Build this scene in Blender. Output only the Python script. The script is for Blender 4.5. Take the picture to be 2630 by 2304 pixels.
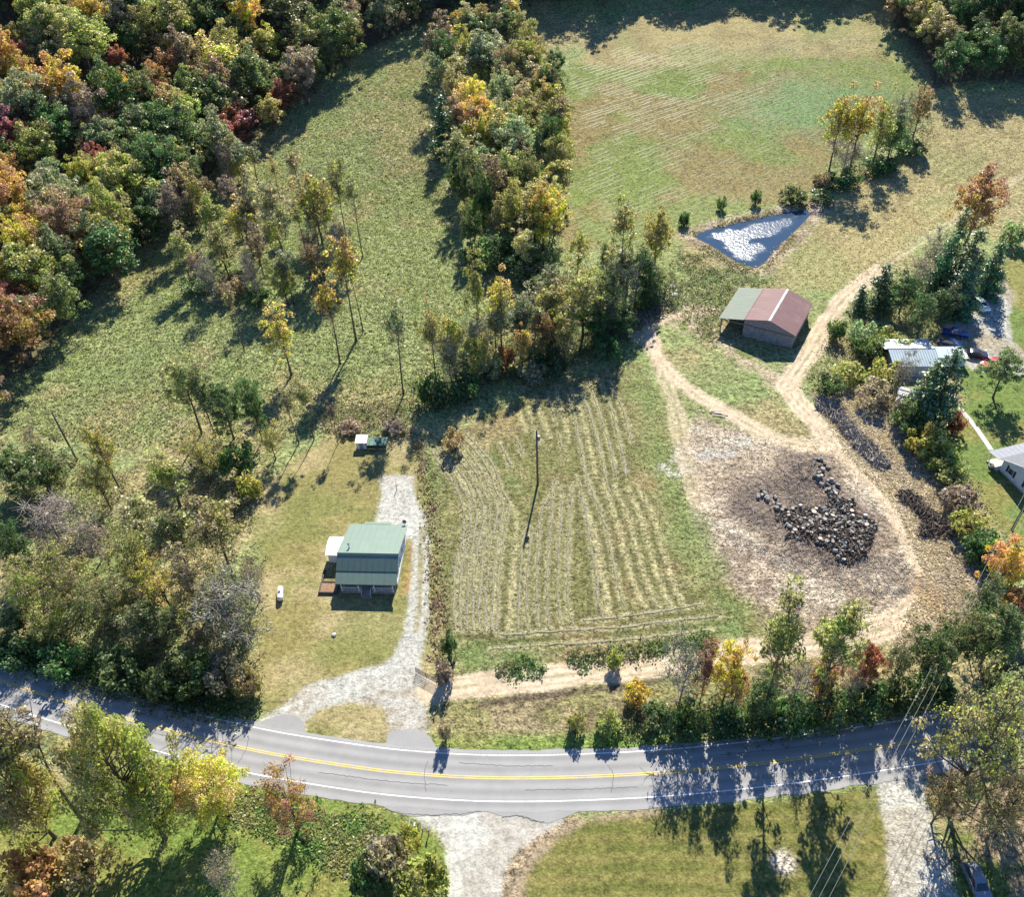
import bpy, math, random
import numpy as np

for o in list(bpy.data.objects):
    bpy.data.objects.remove(o)
scene = bpy.context.scene
col = scene.collection
rnd = random.Random(7)
RNG = np.random.default_rng(11)
R = math.radians

# ------------------------------------------------------------------ camera
CAM_H, FPX = 104.0, 2200.0            # height above the road, focal length in photo pixels (photo 2630 x 2304)
PITCH, ROLL = R(42.4), R(-2.74)
cd = bpy.data.cameras.new('camera')
cam = bpy.data.objects.new('camera', cd); col.objects.link(cam)
cd.sensor_fit = 'HORIZONTAL'; cd.sensor_width = 36.0; cd.lens = 36.0 * FPX / 2630.0
cd.clip_start = 0.5; cd.clip_end = 8000
from mathutils import Matrix, Vector
cam.matrix_world = Matrix.Translation((0, 0, CAM_H)) @ Matrix.Rotation(math.pi/2 - PITCH, 4, 'X') @ Matrix.Rotation(ROLL, 4, 'Z')
scene.camera = cam

# ------------------------------------------------------------------ sky, sun, exposure
SUN_EL, SUN_AZ = 39.7, 12.0           # azimuth: degrees to the right of straight ahead (+Y)
w = bpy.data.worlds.new('World'); scene.world = w; w.use_nodes = True
nt = w.node_tree; nt.nodes.clear()
sky = nt.nodes.new('ShaderNodeTexSky'); sky.sky_type = 'NISHITA'; sky.sun_disc = False
sky.sun_elevation = R(SUN_EL); sky.sun_rotation = R(SUN_AZ)
sky.air_density = 0.8; sky.dust_density = 0.0; sky.ozone_density = 10.0; sky.altitude = 300
bg = nt.nodes.new('ShaderNodeBackground'); bg.inputs[1].default_value = 0.10
wo = nt.nodes.new('ShaderNodeOutputWorld')
nt.links.new(sky.outputs[0], bg.inputs[0]); nt.links.new(bg.outputs[0], wo.inputs[0])
sd = bpy.data.lights.new('sun', 'SUN'); sd.energy = 4.6; sd.angle = R(0.5); sd.color = (1.0, 0.935, 0.80)
sun = bpy.data.objects.new('sun', sd); col.objects.link(sun)
sdir = Vector((math.sin(R(SUN_AZ))*math.cos(R(SUN_EL)), math.cos(R(SUN_AZ))*math.cos(R(SUN_EL)), math.sin(R(SUN_EL))))
sun.rotation_euler = sdir.to_track_quat('Z', 'Y').to_euler()
sun.location = (0, 0, 200)
scene.view_settings.view_transform = 'Standard'; scene.view_settings.look = 'None'
scene.view_settings.exposure = 1.2; scene.view_settings.gamma = 1.0
scene.view_settings.use_curve_mapping = False
try:
    scene.cycles.max_bounces = 4; scene.cycles.diffuse_bounces = 3; scene.cycles.glossy_bounces = 2; scene.cycles.transmission_bounces = 3; scene.cycles.transparent_max_bounces = 4
except Exception: pass

# ------------------------------------------------------------------ terrain function
def softplus(s, k):
    return k*np.logaddexp(0, np.asarray(s, float)/k)
FX = [131, 154, 186, 224, 267, 294, 330]; FXX = [-99, -95.5, -89, -77, -59, -47, -12]
POND_C = (62.0, 186.0)
def hgt(x, y):
    x = np.asarray(x, float); y = np.asarray(y, float)
    h = 0.12*softplus(y-212, 6)
    xl = np.interp(y, FX, FXX)
    hl = 0.36*softplus(xl-x-6, 5); h = h + 60*np.tanh(hl/60)
    hr = 0.30*softplus(np.minimum(x-128, y-258), 5); h = h + 45*np.tanh(hr/45)
    hb = 0.32*softplus(y-332, 5); h = h + 60*np.tanh(hb/60)
    far = np.clip((np.hypot(x, y-150)-420)/600, 0, 1)
    return h*(1-far)

a_ = math.pi/2 - PITCH
MRX = np.array([[1,0,0],[0,math.cos(a_),-math.sin(a_)],[0,math.sin(a_),math.cos(a_)]])
MRZ = np.array([[math.cos(ROLL),-math.sin(ROLL),0],[math.sin(ROLL),math.cos(ROLL),0],[0,0,1]])
MC = MRX @ MRZ
def rays(px, py):
    px = np.atleast_1d(np.asarray(px, float)); py = np.atleast_1d(np.asarray(py, float))
    v = np.stack([(px-1315)/FPX, -(py-1152)/FPX, -np.ones_like(px)], 1)
    return v @ MC.T
def ats(pts, lift=0.0):
    """photo pixels -> points on the terrain (raised by lift)"""
    p = np.asarray(pts, float).reshape(-1, 2)
    d = rays(p[:,0], p[:,1]); n = len(p)
    ts = np.linspace(30, 520, 700)
    out = np.zeros((n, 3))
    P = d[:,None,:]*ts[None,:,None]; P[...,2] += CAM_H
    f = P[...,2] - hgt(P[...,0], P[...,1]) - lift
    neg = f < 0
    idx = np.where(neg.any(1), neg.argmax(1), len(ts)-1)
    idx = np.clip(idx, 1, None)
    i = np.arange(n)
    f0, f1 = f[i, idx-1], f[i, idx]
    k = np.clip(f0/np.where(abs(f0-f1) < 1e-9, 1, f0-f1), 0, 1)
    t = ts[idx-1] + k*(ts[idx]-ts[idx-1])
    return d*t[:,None] + np.array([0, 0, CAM_H])
def at(px, py, lift=0.0): return ats([(px, py)], lift)[0]
def atz(px, py, z):
    d = rays(px, py)[0]; t = (z-CAM_H)/d[2]; return np.array([d[0]*t, d[1]*t, z])
def proj(p):
    v = MC.T @ (np.asarray(p, float) - np.array([0, 0, CAM_H]))
    return 1315+FPX*v[0]/-v[2], 1152-FPX*v[1]/-v[2], -v[2]

# ------------------------------------------------------------------ numpy noise / distance helpers
_lat = {}
def vnoise(x, y, seed):
    if seed not in _lat: _lat[seed] = np.random.default_rng(seed).random((256, 256))
    L = _lat[seed]
    xi = np.floor(x).astype(int); yi = np.floor(y).astype(int)
    fx = x-xi; fy = y-yi; fx = fx*fx*(3-2*fx); fy = fy*fy*(3-2*fy)
    a = L[xi & 255, yi & 255]; b = L[(xi+1) & 255, yi & 255]
    c = L[xi & 255, (yi+1) & 255]; d = L[(xi+1) & 255, (yi+1) & 255]
    return (a*(1-fx)+b*fx)*(1-fy) + (c*(1-fx)+d*fx)*fy
def fbm(x, y, size, octv=4, seed=1):
    s = 0; amp = 1; tot = 0; f = 1.0/size
    for o in range(octv):
        s = s + amp*vnoise(x*f+37.1*o, y*f+11.7*o, seed+o); tot += amp; amp *= 0.55; f *= 2.03
    return s/tot
def sdf_poly(X, Y, poly):
    """signed distance, positive inside"""
    poly = np.asarray(poly, float)[:, :2]; n = len(poly)
    out = np.full(X.shape, -60.0)
    m = (X > poly[:,0].min()-12) & (X < poly[:,0].max()+12) & (Y > poly[:,1].min()-12) & (Y < poly[:,1].max()+12)
    x = X[m]; y = Y[m]
    d = np.full(x.shape, 1e9); ins = np.zeros(x.shape, bool)
    for i in range(n):
        ax, ay = poly[i]; bx, by = poly[(i+1) % n]
        ex, ey = bx-ax, by-ay; L = ex*ex+ey*ey+1e-9
        t = np.clip(((x-ax)*ex+(y-ay)*ey)/L, 0, 1)
        d = np.minimum(d, np.hypot(x-ax-t*ex, y-ay-t*ey))
        c = ((ay > y) != (by > y)) & (x < (bx-ax)*(y-ay)/(by-ay+1e-12)+ax)
        ins ^= c
    out[m] = np.where(ins, d, -d)
    return out
def dist_line(X, Y, line, margin=15):
    line = np.asarray(line, float)[:, :2]
    out = np.full(X.shape, 99.0); sgn = np.zeros(X.shape)
    m = (X > line[:,0].min()-margin) & (X < line[:,0].max()+margin) & (Y > line[:,1].min()-margin) & (Y < line[:,1].max()+margin)
    x = X[m]; y = Y[m]; d = np.full(x.shape, 99.0); s = np.zeros(x.shape)
    for i in range(len(line)-1):
        ax, ay = line[i]; bx, by = line[i+1]; ex, ey = bx-ax, by-ay; L = ex*ex+ey*ey+1e-9
        t = np.clip(((x-ax)*ex+(y-ay)*ey)/L, 0, 1)
        qx = x-ax-t*ex; qy = y-ay-t*ey; dd = np.hypot(qx, qy)
        k = dd < d; d[k] = dd[k]; s[k] = np.sign(ex*qy-ey*qx)[k]
    out[m] = d; sgn[m] = s
    return out, sgn
def smooth_line(pts, n=6):
    """Catmull-Rom"""
    p = np.asarray(pts, float); q = np.vstack([2*p[0]-p[1], p, 2*p[-1]-p[-2]]); out = []
    for i in range(1, len(q)-2):
        for t in np.arange(n)/n:
            out.append(0.5*((2*q[i])+(-q[i-1]+q[i+1])*t+(2*q[i-1]-5*q[i]+4*q[i+1]-q[i+2])*t*t+(-q[i-1]+3*q[i]-3*q[i+1]+q[i+2])*t**3))
    out.append(p[-1]); return np.array(out)
def sstep(a, b, x):
    t = np.clip((x-a)/(b-a), 0, 1); return t*t*(3-2*t)

# ------------------------------------------------------------------ materials
def new_mat(name):
    m = bpy.data.materials.new(name); m.use_nodes = True
    nt = m.node_tree; nt.nodes.clear()
    out = nt.nodes.new('ShaderNodeOutputMaterial')
    return m, nt, out
def N(nt, t, **kw):
    n = nt.nodes.new(t)
    for k, v in kw.items(): setattr(n, k, v)
    return n
def math_node(nt, op, a, b=None, clamp=False):
    n = N(nt, 'ShaderNodeMath', operation=op, use_clamp=clamp)
    for i, v in enumerate((a, b)):
        if v is None: continue
        if isinstance(v, (int, float)): n.inputs[i].default_value = v
        else: nt.links.new(v, n.inputs[i])
    return n.outputs[0]
def mixrgb(nt, fac, a, b, typ='MIX'):
    n = N(nt, 'ShaderNodeMixRGB', blend_type=typ)
    for i, v in enumerate((fac, a, b)):
        if isinstance(v, (int, float)): n.inputs[i].default_value = v
        elif isinstance(v, tuple): n.inputs[i].default_value = (*v, 1) if len(v) == 3 else v
        else: nt.links.new(v, n.inputs[i])
    return n.outputs[0]
def ramp(nt, v, lo, hi, a=0.0, b=1.0):
    n = N(nt, 'ShaderNodeMapRange'); n.clamp = True
    n.inputs[1].default_value = lo; n.inputs[2].default_value = hi; n.inputs[3].default_value = a; n.inputs[4].default_value = b
    nt.links.new(v, n.inputs[0]); return n.outputs[0]
def noise(nt, scale, detail=4, rough=0.6, vec=None, dim='3D'):
    n = N(nt, 'ShaderNodeTexNoise'); n.noise_dimensions = dim
    n.inputs['Scale'].default_value = scale; n.inputs['Detail'].default_value = detail; n.inputs['Roughness'].default_value = rough
    if vec is not None: nt.links.new(vec, n.inputs['Vector'])
    return n.outputs['Fac']
def geo_pos(nt): return N(nt, 'ShaderNodeNewGeometry').outputs['Position']
def simple(name, color, rough=0.7, metal=0.0, var=0.25, scale=2.0, bump=0.0, spec=0.4, obj_space=True, dirt=None):
    m, nt, out = new_mat(name)
    b = N(nt, 'ShaderNodeBsdfPrincipled'); nt.links.new(b.outputs[0], out.inputs[0])
    vec = N(nt, 'ShaderNodeTexCoord').outputs['Object'] if obj_space else geo_pos(nt)
    n1 = noise(nt, scale, 5, 0.65, vec)
    f = ramp(nt, n1, 0.3, 0.7, 1-var, 1+var)
    c = N(nt, 'ShaderNodeVectorMath', operation='SCALE'); c.inputs[0].default_value = color; nt.links.new(f, c.inputs['Scale'])
    cc = c.outputs[0]
    if dirt is not None:
        n2 = noise(nt, scale*0.6, 6, 0.7, vec); cc = mixrgb(nt, ramp(nt, n2, 0.5, 0.68), cc, dirt)
    nt.links.new(cc, b.inputs['Base Color'])
    b.inputs['Roughness'].default_value = rough; b.inputs['Metallic'].default_value = metal
    b.inputs['Specular IOR Level'].default_value = spec
    if bump:
        bp = N(nt, 'ShaderNodeBump'); bp.inputs['Strength'].default_value = bump; bp.inputs['Distance'].default_value = 0.05
        nt.links.new(noise(nt, scale*6, 4, 0.6, vec), bp.inputs['Height']); nt.links.new(bp.outputs[0], b.inputs['Normal'])
    return m
M = {}
M['white_siding'] = simple('white_siding', (0.74, 0.75, 0.75), 0.6, var=0.06, scale=0.8, dirt=(0.55, 0.54, 0.5))
M['white_metal'] = simple('white_metal', (0.78, 0.78, 0.77), 0.45, var=0.05, scale=1.0, dirt=(0.6, 0.58, 0.54))
M['green_roof'] = simple('green_roof', (0.135, 0.197, 0.162), 0.5, var=0.05, scale=0.5, dirt=(0.155, 0.215, 0.18), spec=.4)
M['green_trim'] = simple('green_trim', (0.05, 0.11, 0.08), 0.4, var=0.06)
M['barn_red'] = simple('barn_red', (0.165, 0.085, 0.085), 0.7, var=0.1, scale=0.6, dirt=(0.2, 0.125, 0.12))
M['barn_green'] = simple('barn_green', (0.13, 0.165, 0.13), 0.7, var=0.08, scale=0.6, dirt=(0.17, 0.165, 0.14))
M['ridge_metal'] = simple('ridge_metal', (0.5, 0.48, 0.47), 0.45, var=0.2, scale=2, dirt=(0.28, 0.24, 0.22))
M['grey_boards'] = simple('grey_boards', (0.30, 0.28, 0.26), 0.85, var=0.3, scale=1.7, bump=0.3, dirt=(0.2, 0.17, 0.15))
M['old_wood'] = simple('old_wood', (0.24, 0.19, 0.15), 0.85, var=0.3, scale=2, bump=0.3)
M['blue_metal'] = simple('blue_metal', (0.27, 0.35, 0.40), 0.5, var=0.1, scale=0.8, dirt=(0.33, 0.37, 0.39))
M['grey_shingle'] = simple('grey_shingle', (0.15, 0.155, 0.175), 0.8, var=0.2, scale=3, bump=0.4)
M['pale_shingle'] = simple('pale_shingle', (0.27, 0.28, 0.31), 0.8, var=0.15, scale=3, bump=0.4)
M['glass'] = simple('glass', (0.02, 0.025, 0.03), 0.08, var=0.0, spec=0.8)
M['concrete'] = simple('concrete', (0.48, 0.46, 0.42), 0.85, var=0.12, scale=3, bump=0.2)
M['dark_wood'] = simple('dark_wood', (0.09, 0.075, 0.065), 0.8, var=0.3, scale=3)
M['pole_wood'] = simple('pole_wood', (0.13, 0.10, 0.08), 0.85, var=0.25, scale=3, bump=0.3)
M['bark'] = simple('bark', (0.115, 0.09, 0.07), 0.9, var=0.35, scale=3.0, bump=0.4)
M['pale_bark'] = simple('pale_bark', (0.28, 0.25, 0.22), 0.9, var=0.3, scale=3.0, bump=0.3)
M['log_bark'] = simple('log_bark', (0.21, 0.205, 0.19), 0.9, var=0.45, scale=2.0, bump=0.6)
M['log_end'] = simple('log_end', (0.33, 0.29, 0.24), 0.85, var=0.35, scale=2.0, dirt=(0.18, 0.16, 0.14))
M['rock'] = simple('rock', (0.5, 0.49, 0.46), 0.9, var=0.2, scale=2.0, bump=0.5)
M['steel'] = simple('steel', (0.35, 0.36, 0.37), 0.4, metal=0.7, var=0.15)
M['wire'] = simple('wire', (0.3, 0.3, 0.3), 0.35, metal=0.6, var=0.0)
M['black'] = simple('black', (0.025, 0.025, 0.028), 0.55, var=0.1)
M['rubber'] = simple('rubber', (0.02, 0.02, 0.02), 0.85, var=0.1)
M['tarp_blue'] = simple('tarp_blue', (0.05, 0.12, 0.42), 0.45, var=0.15)
M['sign_yellow'] = simple('sign_yellow', (0.8, 0.42, 0.02), 0.5, var=0.03)
M['sign_green'] = simple('sign_green', (0.02, 0.22, 0.16), 0.5, var=0.03)
M['red_plastic'] = simple('red_plastic', (0.5, 0.05, 0.03), 0.5, var=0.1)
M['grey_plastic'] = simple('grey_plastic', (0.22, 0.22, 0.23), 0.5, var=0.1)
M['line_white'] = simple('line_white', (0.8, 0.8, 0.78), 0.7, var=0.08, scale=1.5, obj_space=False, dirt=(0.42, 0.415, 0.41))
M['line_yellow'] = simple('line_yellow', (0.72, 0.5, 0.1), 0.7, var=0.1, scale=1.5, obj_space=False, dirt=(0.42, 0.36, 0.22))
M['tar'] = simple('tar', (0.11, 0.11, 0.11), 0.8, var=0.2, obj_space=False)
def paint(name, c, rough=0.22, metal=0.3):
    m = simple(name, c, rough, metal=metal, var=0.04, spec=0.6)
    b = [n for n in m.node_tree.nodes if n.type == 'BSDF_PRINCIPLED'][0]
    b.inputs['Coat Weight'].default_value = 0.6; b.inputs['Coat Roughness'].default_value = 0.08
    return m

def leaf_material(name, trans=0.5, spec=0.55, lo=0.45, hi=2.1, hue=0.10):
    m, nt, out = new_mat(name)
    oi = N(nt, 'ShaderNodeObjectInfo')
    at_ = N(nt, 'ShaderNodeAttribute', attribute_name='lv'); at2 = N(nt, 'ShaderNodeAttribute', attribute_name='lw')
    hs = N(nt, 'ShaderNodeHueSaturation')
    nt.links.new(oi.outputs['Color'], hs.inputs['Color'])
    h = math_node(nt, 'MULTIPLY_ADD', at2.outputs['Fac'], hue); hn = h.node; hn.inputs[2].default_value = 0.5-hue*.4
    nt.links.new(h, hs.inputs['Hue'])
    nt.links.new(ramp(nt, at2.outputs['Fac'], 0, 1, 0.7, 1.0), hs.inputs['Saturation'])
    nt.links.new(ramp(nt, at_.outputs['Fac'], 0, 1, lo, hi), hs.inputs['Value'])
    p = N(nt, 'ShaderNodeBsdfPrincipled'); nt.links.new(hs.outputs[0], p.inputs['Base Color'])
    p.inputs['Roughness'].default_value = 0.42; p.inputs['Specular IOR Level'].default_value = spec
    t = N(nt, 'ShaderNodeBsdfTranslucent')
    tc = mixrgb(nt, 1.0, hs.outputs[0], (1.2, 1.2, 0.85), 'MULTIPLY'); nt.links.new(tc, t.inputs[0])
    mx = N(nt, 'ShaderNodeMixShader'); mx.inputs[0].default_value = trans
    nt.links.new(p.outputs[0], mx.inputs[1]); nt.links.new(t.outputs[0], mx.inputs[2]); nt.links.new(mx.outputs[0], out.inputs[0])
    return m
M['leaf'] = leaf_material('leaf')
M['needle'] = leaf_material('needle', 0.12)
M['straw'] = leaf_material('straw', 0.35, 0.05, 0.7, 1.45, 0.015)

# ------------------------------------------------------------------ object helpers
def tag(o, label=None, cat=None, group=None, kind=None):
    if label: o['label'] = label
    if cat: o['category'] = cat
    if group: o['group'] = group
    if kind: o['kind'] = kind
    return o
def link(name, me, mat=None, parent=None, loc=None, rotz=None):
    o = bpy.data.objects.new(name, me); col.objects.link(o)
    if mat is not None and me is not None and len(me.materials) == 0: me.materials.append(mat)
    if parent is not None: o.parent = parent
    if loc is not None: o.location = tuple(float(v) for v in loc)
    if rotz is not None: o.rotation_euler = (0, 0, rotz)
    return o
def empty(name, loc, rz=0.0, label=None, cat=None, group=None):
    o = link(name, None, loc=loc, rotz=rz); o.empty_display_size = 0.3
    return tag(o, label, cat, group)
def np_mesh(name, V, Fq, attrs=None, smooth=False):
    V = np.asarray(V, np.float32); Fq = np.asarray(Fq, np.int32); k = Fq.shape[1]
    me = bpy.data.meshes.new(name)
    me.vertices.add(len(V)); me.vertices.foreach_set('co', V.ravel())
    me.loops.add(Fq.size); me.loops.foreach_set('vertex_index', Fq.ravel())
    me.polygons.add(len(Fq)); me.polygons.foreach_set('loop_start', np.arange(0, Fq.size, k, dtype=np.int32))
    me.polygons.foreach_set('loop_total', np.full(len(Fq), k, np.int32))
    if smooth: me.polygons.foreach_set('use_smooth', np.ones(len(Fq), bool))
    me.update(calc_edges=True)
    for nm, dom, dat in (attrs or []):
        a = me.attributes.new(nm, 'FLOAT' if dat.ndim == 1 else 'FLOAT_COLOR', dom)
        a.data.foreach_set('value' if dat.ndim == 1 else 'color', dat.astype(np.float32).ravel())
    return me
class MB:
    def __init__(s): s.v = []; s.f = []; s.mi = []
    def add(s, vs, fs, mi=0):
        b = len(s.v); s.v += [tuple(map(float, p)) for p in vs]; s.f += [tuple(b+i for i in f) for f in fs]; s.mi += [mi]*len(fs); return s
    def box(s, x0, x1, y0, y1, z0, z1, mi=0):
        return s.add([(x0,y0,z0),(x1,y0,z0),(x1,y1,z0),(x0,y1,z0),(x0,y0,z1),(x1,y0,z1),(x1,y1,z1),(x0,y1,z1)],
              [(0,3,2,1),(4,5,6,7),(0,1,5,4),(1,2,6,5),(2,3,7,6),(3,0,4,7)], mi)
    def tube(s, pts, rad, n=6, cap=True, mi=0):
        pts = [Vector(p) for p in pts]; k = len(pts)
        if not hasattr(rad, '__len__'): rad = [rad]*k
        rad = [float(r) for r in rad]
        rings = []
        for i, p in enumerate(pts):
            d = (pts[min(i+1, k-1)]-pts[max(i-1, 0)]).normalized()
            u = d.cross(Vector((0.13, 0.99, 0.02))); u = u.normalized() if u.length > 0.05 else d.cross(Vector((1, 0, 0))).normalized()
            v = d.cross(u)
            rings += [p + rad[i]*(math.cos(2*math.pi*j/n)*u + math.sin(2*math.pi*j/n)*v) for j in range(n)]
        fs = [(i*n+j, i*n+(j+1) % n, (i+1)*n+(j+1) % n, (i+1)*n+j) for i in range(k-1) for j in range(n)]
        if cap: fs += [tuple(range(n-1, -1, -1)), tuple((k-1)*n+j for j in range(n))]
        return s.add(rings, fs, mi)
    def slab(s, quad, th, mi=0):
        """four corner points (counter-clockwise from above), thickness downwards along the normal"""
        q = [Vector(p) for p in quad]; nrm = (q[1]-q[0]).cross(q[3]-q[0]).normalized()
        lo = [p-nrm*th for p in q]
        return s.add(q+lo, [(0,1,2,3),(7,6,5,4),(0,4,5,1),(1,5,6,2),(2,6,7,3),(3,7,4,0)], mi)
    def prism(s, poly, y0, y1, mi=0):
        """polygon in xz extruded along y"""
        n = len(poly)
        vs = [(x, y0, z) for x, z in poly] + [(x, y1, z) for x, z in poly]
        return s.add(vs, [tuple(range(n)), tuple(range(2*n-1, n-1, -1))] + [(i, i+n, (i+1) % n+n, (i+1) % n) for i in range(n)], mi)
    def build(s, name, mat, parent=None, loc=None, rotz=None, smooth=False):
        me = bpy.data.meshes.new(name); me.from_pydata(s.v, [], s.f)
        for m in (mat if isinstance(mat, (list, tuple)) else [mat]): me.materials.append(m)
        if any(s.mi): me.polygons.foreach_set('material_index', s.mi)
        if smooth: me.polygons.foreach_set('use_smooth', [True]*len(me.polygons))
        me.update()
        return link(name, me, None, parent, loc, rotz)
def roof_slope(parent, name, quad, n, mat, th=0.05, rib=0.05):
    """quad: low-left, low-right, high-right, high-left; split into n panels, each a part with a standing seam"""
    a, b, c, d = [Vector(p) for p in quad]
    nrm = (b-a).cross(d-a).normalized()
    for i in range(n):
        t0, t1 = i/n, (i+1)/n
        p0, p1 = a.lerp(b, t0), a.lerp(b, t1); q0, q1 = d.lerp(c, t0), d.lerp(c, t1)
        e = (b-a).normalized()*0.004
        mb = MB().slab([p0+e, p1-e, q1-e, q0+e], th)
        if rib:
            r = (b-a).normalized()*0.035
            mb.slab([p1-e-2*r+nrm*rib, p1-e+nrm*rib, q1-e+nrm*rib, q1-e-2*r+nrm*rib], rib-0.003)
        mb.build(name, mat, parent)

# ------------------------------------------------------------------ ground: zones traced on the terrain
def P(pts): return ats(pts)[:, :2]
ROAD_PX = [(-330, 1640), (-180, 1692), (0, 1749), (132, 1792), (334, 1849.5), (466, 1885), (572, 1910), (704, 1938), (897, 1969), (1036, 1986), (1225, 1998), (1432, 1998), (1696, 1986), (1919, 1965), (2100, 1943), (2289, 1915), (2400, 1897), (2630, 1858), (2900, 1812)]
road_line = smooth_line(P(ROAD_PX), 8)
def stroke_px(pts): return smooth_line(P(pts), 5)
TRACKS = {
 'lower': stroke_px([(1105, 1778), (1250, 1757), (1400, 1740), (1600, 1717), (1760, 1699), (1880, 1680), (2000, 1666), (2150, 1643), (2270, 1612), (2335, 1575), (2372, 1520), (2372, 1450), (2340, 1380), (2302, 1310), (2236, 1231), (2170, 1169), (2104, 1094), (2047, 1033), (2022, 993)]),
 'barn': stroke_px([(2022, 993), (2042, 962), (2082, 905), (2117, 844), (2139, 804), (2174, 762), (2260, 690)]),
 'field_edge': stroke_px([(2260, 690), (2330, 640), (2420, 585), (2520, 515), (2640, 440)]),
 'branch': stroke_px([(2104, 1150), (2047, 1143), (1994, 1128), (1928, 1094), (1862, 1055), (1796, 1020), (1735, 970), (1697, 925), (1676, 885), (1665, 845), (1690, 822), (1760, 808), (1830, 800)]),
 'cut': stroke_px([(1676, 885), (1640, 860), (1625, 830), (1680, 790)]),
 'right_of_field': stroke_px([(1690, 930), (1720, 1000), (1745, 1090), (1765, 1200), (1800, 1290)]),
}
Z = {}
Z['hay_field'] = P([(1110,1150),(1180,1110),(1260,1055),(1400,985),(1560,940),(1640,930),(1690,1010),(1720,1100),(1745,1250),(1790,1370),(1850,1480),(1940,1560),(1960,1635),(1700,1668),(1500,1690),(1300,1712),(1200,1735),(1130,1725),(1120,1500),(1110,1300),(1085,1180)])
Z['house_lawn'] = P([(640,1330),(640,1290),(720,1215),(790,1160),(860,1120),(1050,1125),(1075,1200),(1105,1330),(1120,1500),(1120,1700),(1090,1760),(1000,1920),(800,1890),(700,1850),(640,1800),(660,1650),(668,1480)])
Z['upper_hay_field'] = P([(1445,640),(1440,400),(1455,180),(1540,120),(1700,110),(2230,80),(2290,150),(2400,240),(2330,300),(2130,390),(2130,470),(2070,500),(1850,550),(1760,590),(1600,640)])
Z['tan_headland'] = P([(1480,160),(1600,40),(2330,-60),(2300,60),(2240,140),(2000,150),(1800,165),(1650,172),(1530,175)])
Z['stubble_field'] = P([(2420,240),(2900,230),(2900,400),(2630,450),(2440,560),(2260,690),(2150,750),(2060,740),(2000,700),(2100,580),(2170,480),(2300,430),(2390,310)])
Z['pond_bank'] = P([(1740,600),(1850,560),(1960,540),(2110,500),(2150,520),(2100,570),(2040,640),(1960,710),(1900,700),(1790,630)])
Z['dirt_lot'] = P([(1745,1120),(1790,1070),(1900,1105),(2050,1140),(2110,1100),(2180,1170),(2240,1240),(2310,1320),(2370,1420),(2395,1500),(2370,1580),(2300,1640),(2200,1640),(2000,1600),(1900,1540),(1840,1450),(1790,1370),(1750,1260)])
Z['straw_slope'] = P([(2080,1010),(2180,1000),(2260,1010),(2330,1100),(2400,1200),(2450,1300),(2560,1440),(2550,1540),(2460,1620),(2300,1660),(2330,1580),(2375,1480),(2300,1300),(2170,1160)])
Z['barn_yard'] = P([(1690,780),(1800,760),(1870,880),(2000,960),(2110,860),(2130,780),(2190,750),(2150,850),(2090,940),(2050,1000),(1990,1000),(1930,960),(1800,860),(1720,840)])
Z['neighbour_lawn'] = P([(2480,1040),(2460,960),(2600,640),(2900,600),(2900,1400),(2640,1400),(2560,1360),(2500,1250),(2440,1180),(2440,1100)])
Z['neighbour_drive'] = P([(2540,760),(2580,720),(2605,760),(2594,820),(2605,880),(2650,930),(2900,1000),(2900,1050),(2600,960),(2500,955),(2470,930),(2500,880),(2440,890),(2420,840),(2500,800)])
Z['south_lawn'] = P([(-200,2100),(300,2000),(440,1960),(700,2030),(900,2060),(1040,2098),(1110,2130),(1150,2180),(1155,2420),(-300,2500)])
Z['mown_lawn'] = P([(1320,2420),(1330,2260),(1380,2180),(1470,2120),(1530,2095),(1750,2080),(2000,2055),(2250,2015),(2290,2150),(2310,2300),(2330,2420)])
Z['right_yard'] = P([(2440,2220),(2420,2100),(2380,1990),(2900,1920),(2900,2420),(2480,2420)])
Z['gravel_driveway'] = P([(1000,1925),(1110,1928),(1092,1850),(1085,1800),(1150,1790),(1145,1745),(1085,1745),(1080,1700),(1093,1634),(1104,1524),(1106,1385),(1094,1327),(1065,1266),(1056,1222),(980,1222),(975,1283),(963,1330),(963,1350),(1056,1390),(1053,1486),(1047,1544),(1036,1620),(1008,1682),(985,1703),(897,1722),(792,1761),(726,1812),(640,1868),(780,1895),(783,1858),(814,1823),(897,1803),(992,1812),(1003,1850)])
Z['gravel_lane'] = P([(1030,2070),(1075,2106),(1125,2140),(1146,2190),(1150,2430),(1284,2430),(1284,2290),(1292,2240),(1322,2190),(1370,2152),(1450,2110),(1420,2070)])
Z['gravel_side_drive'] = P([(2240,1990),(2262,2080),(2280,2150),(2292,2230),(2300,2430),(2500,2430),(2460,2304),(2440,2230),(2405,2160),(2385,2110),(2385,2060),(2375,1975)])
Z['gravel_pull_off'] = P([(2480,1900),(2900,1820),(2900,1905),(2600,1960),(2500,1975),(2420,1985)])
POND = P([(1783,603),(1840,582),(1930,562),(2010,545),(2072,536),(2080,548),(2062,568),(2040,590),(2010,618),(1985,645),(1962,672),(1945,684),(1915,680),(1885,665),(1840,635),(1800,612)])

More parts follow.
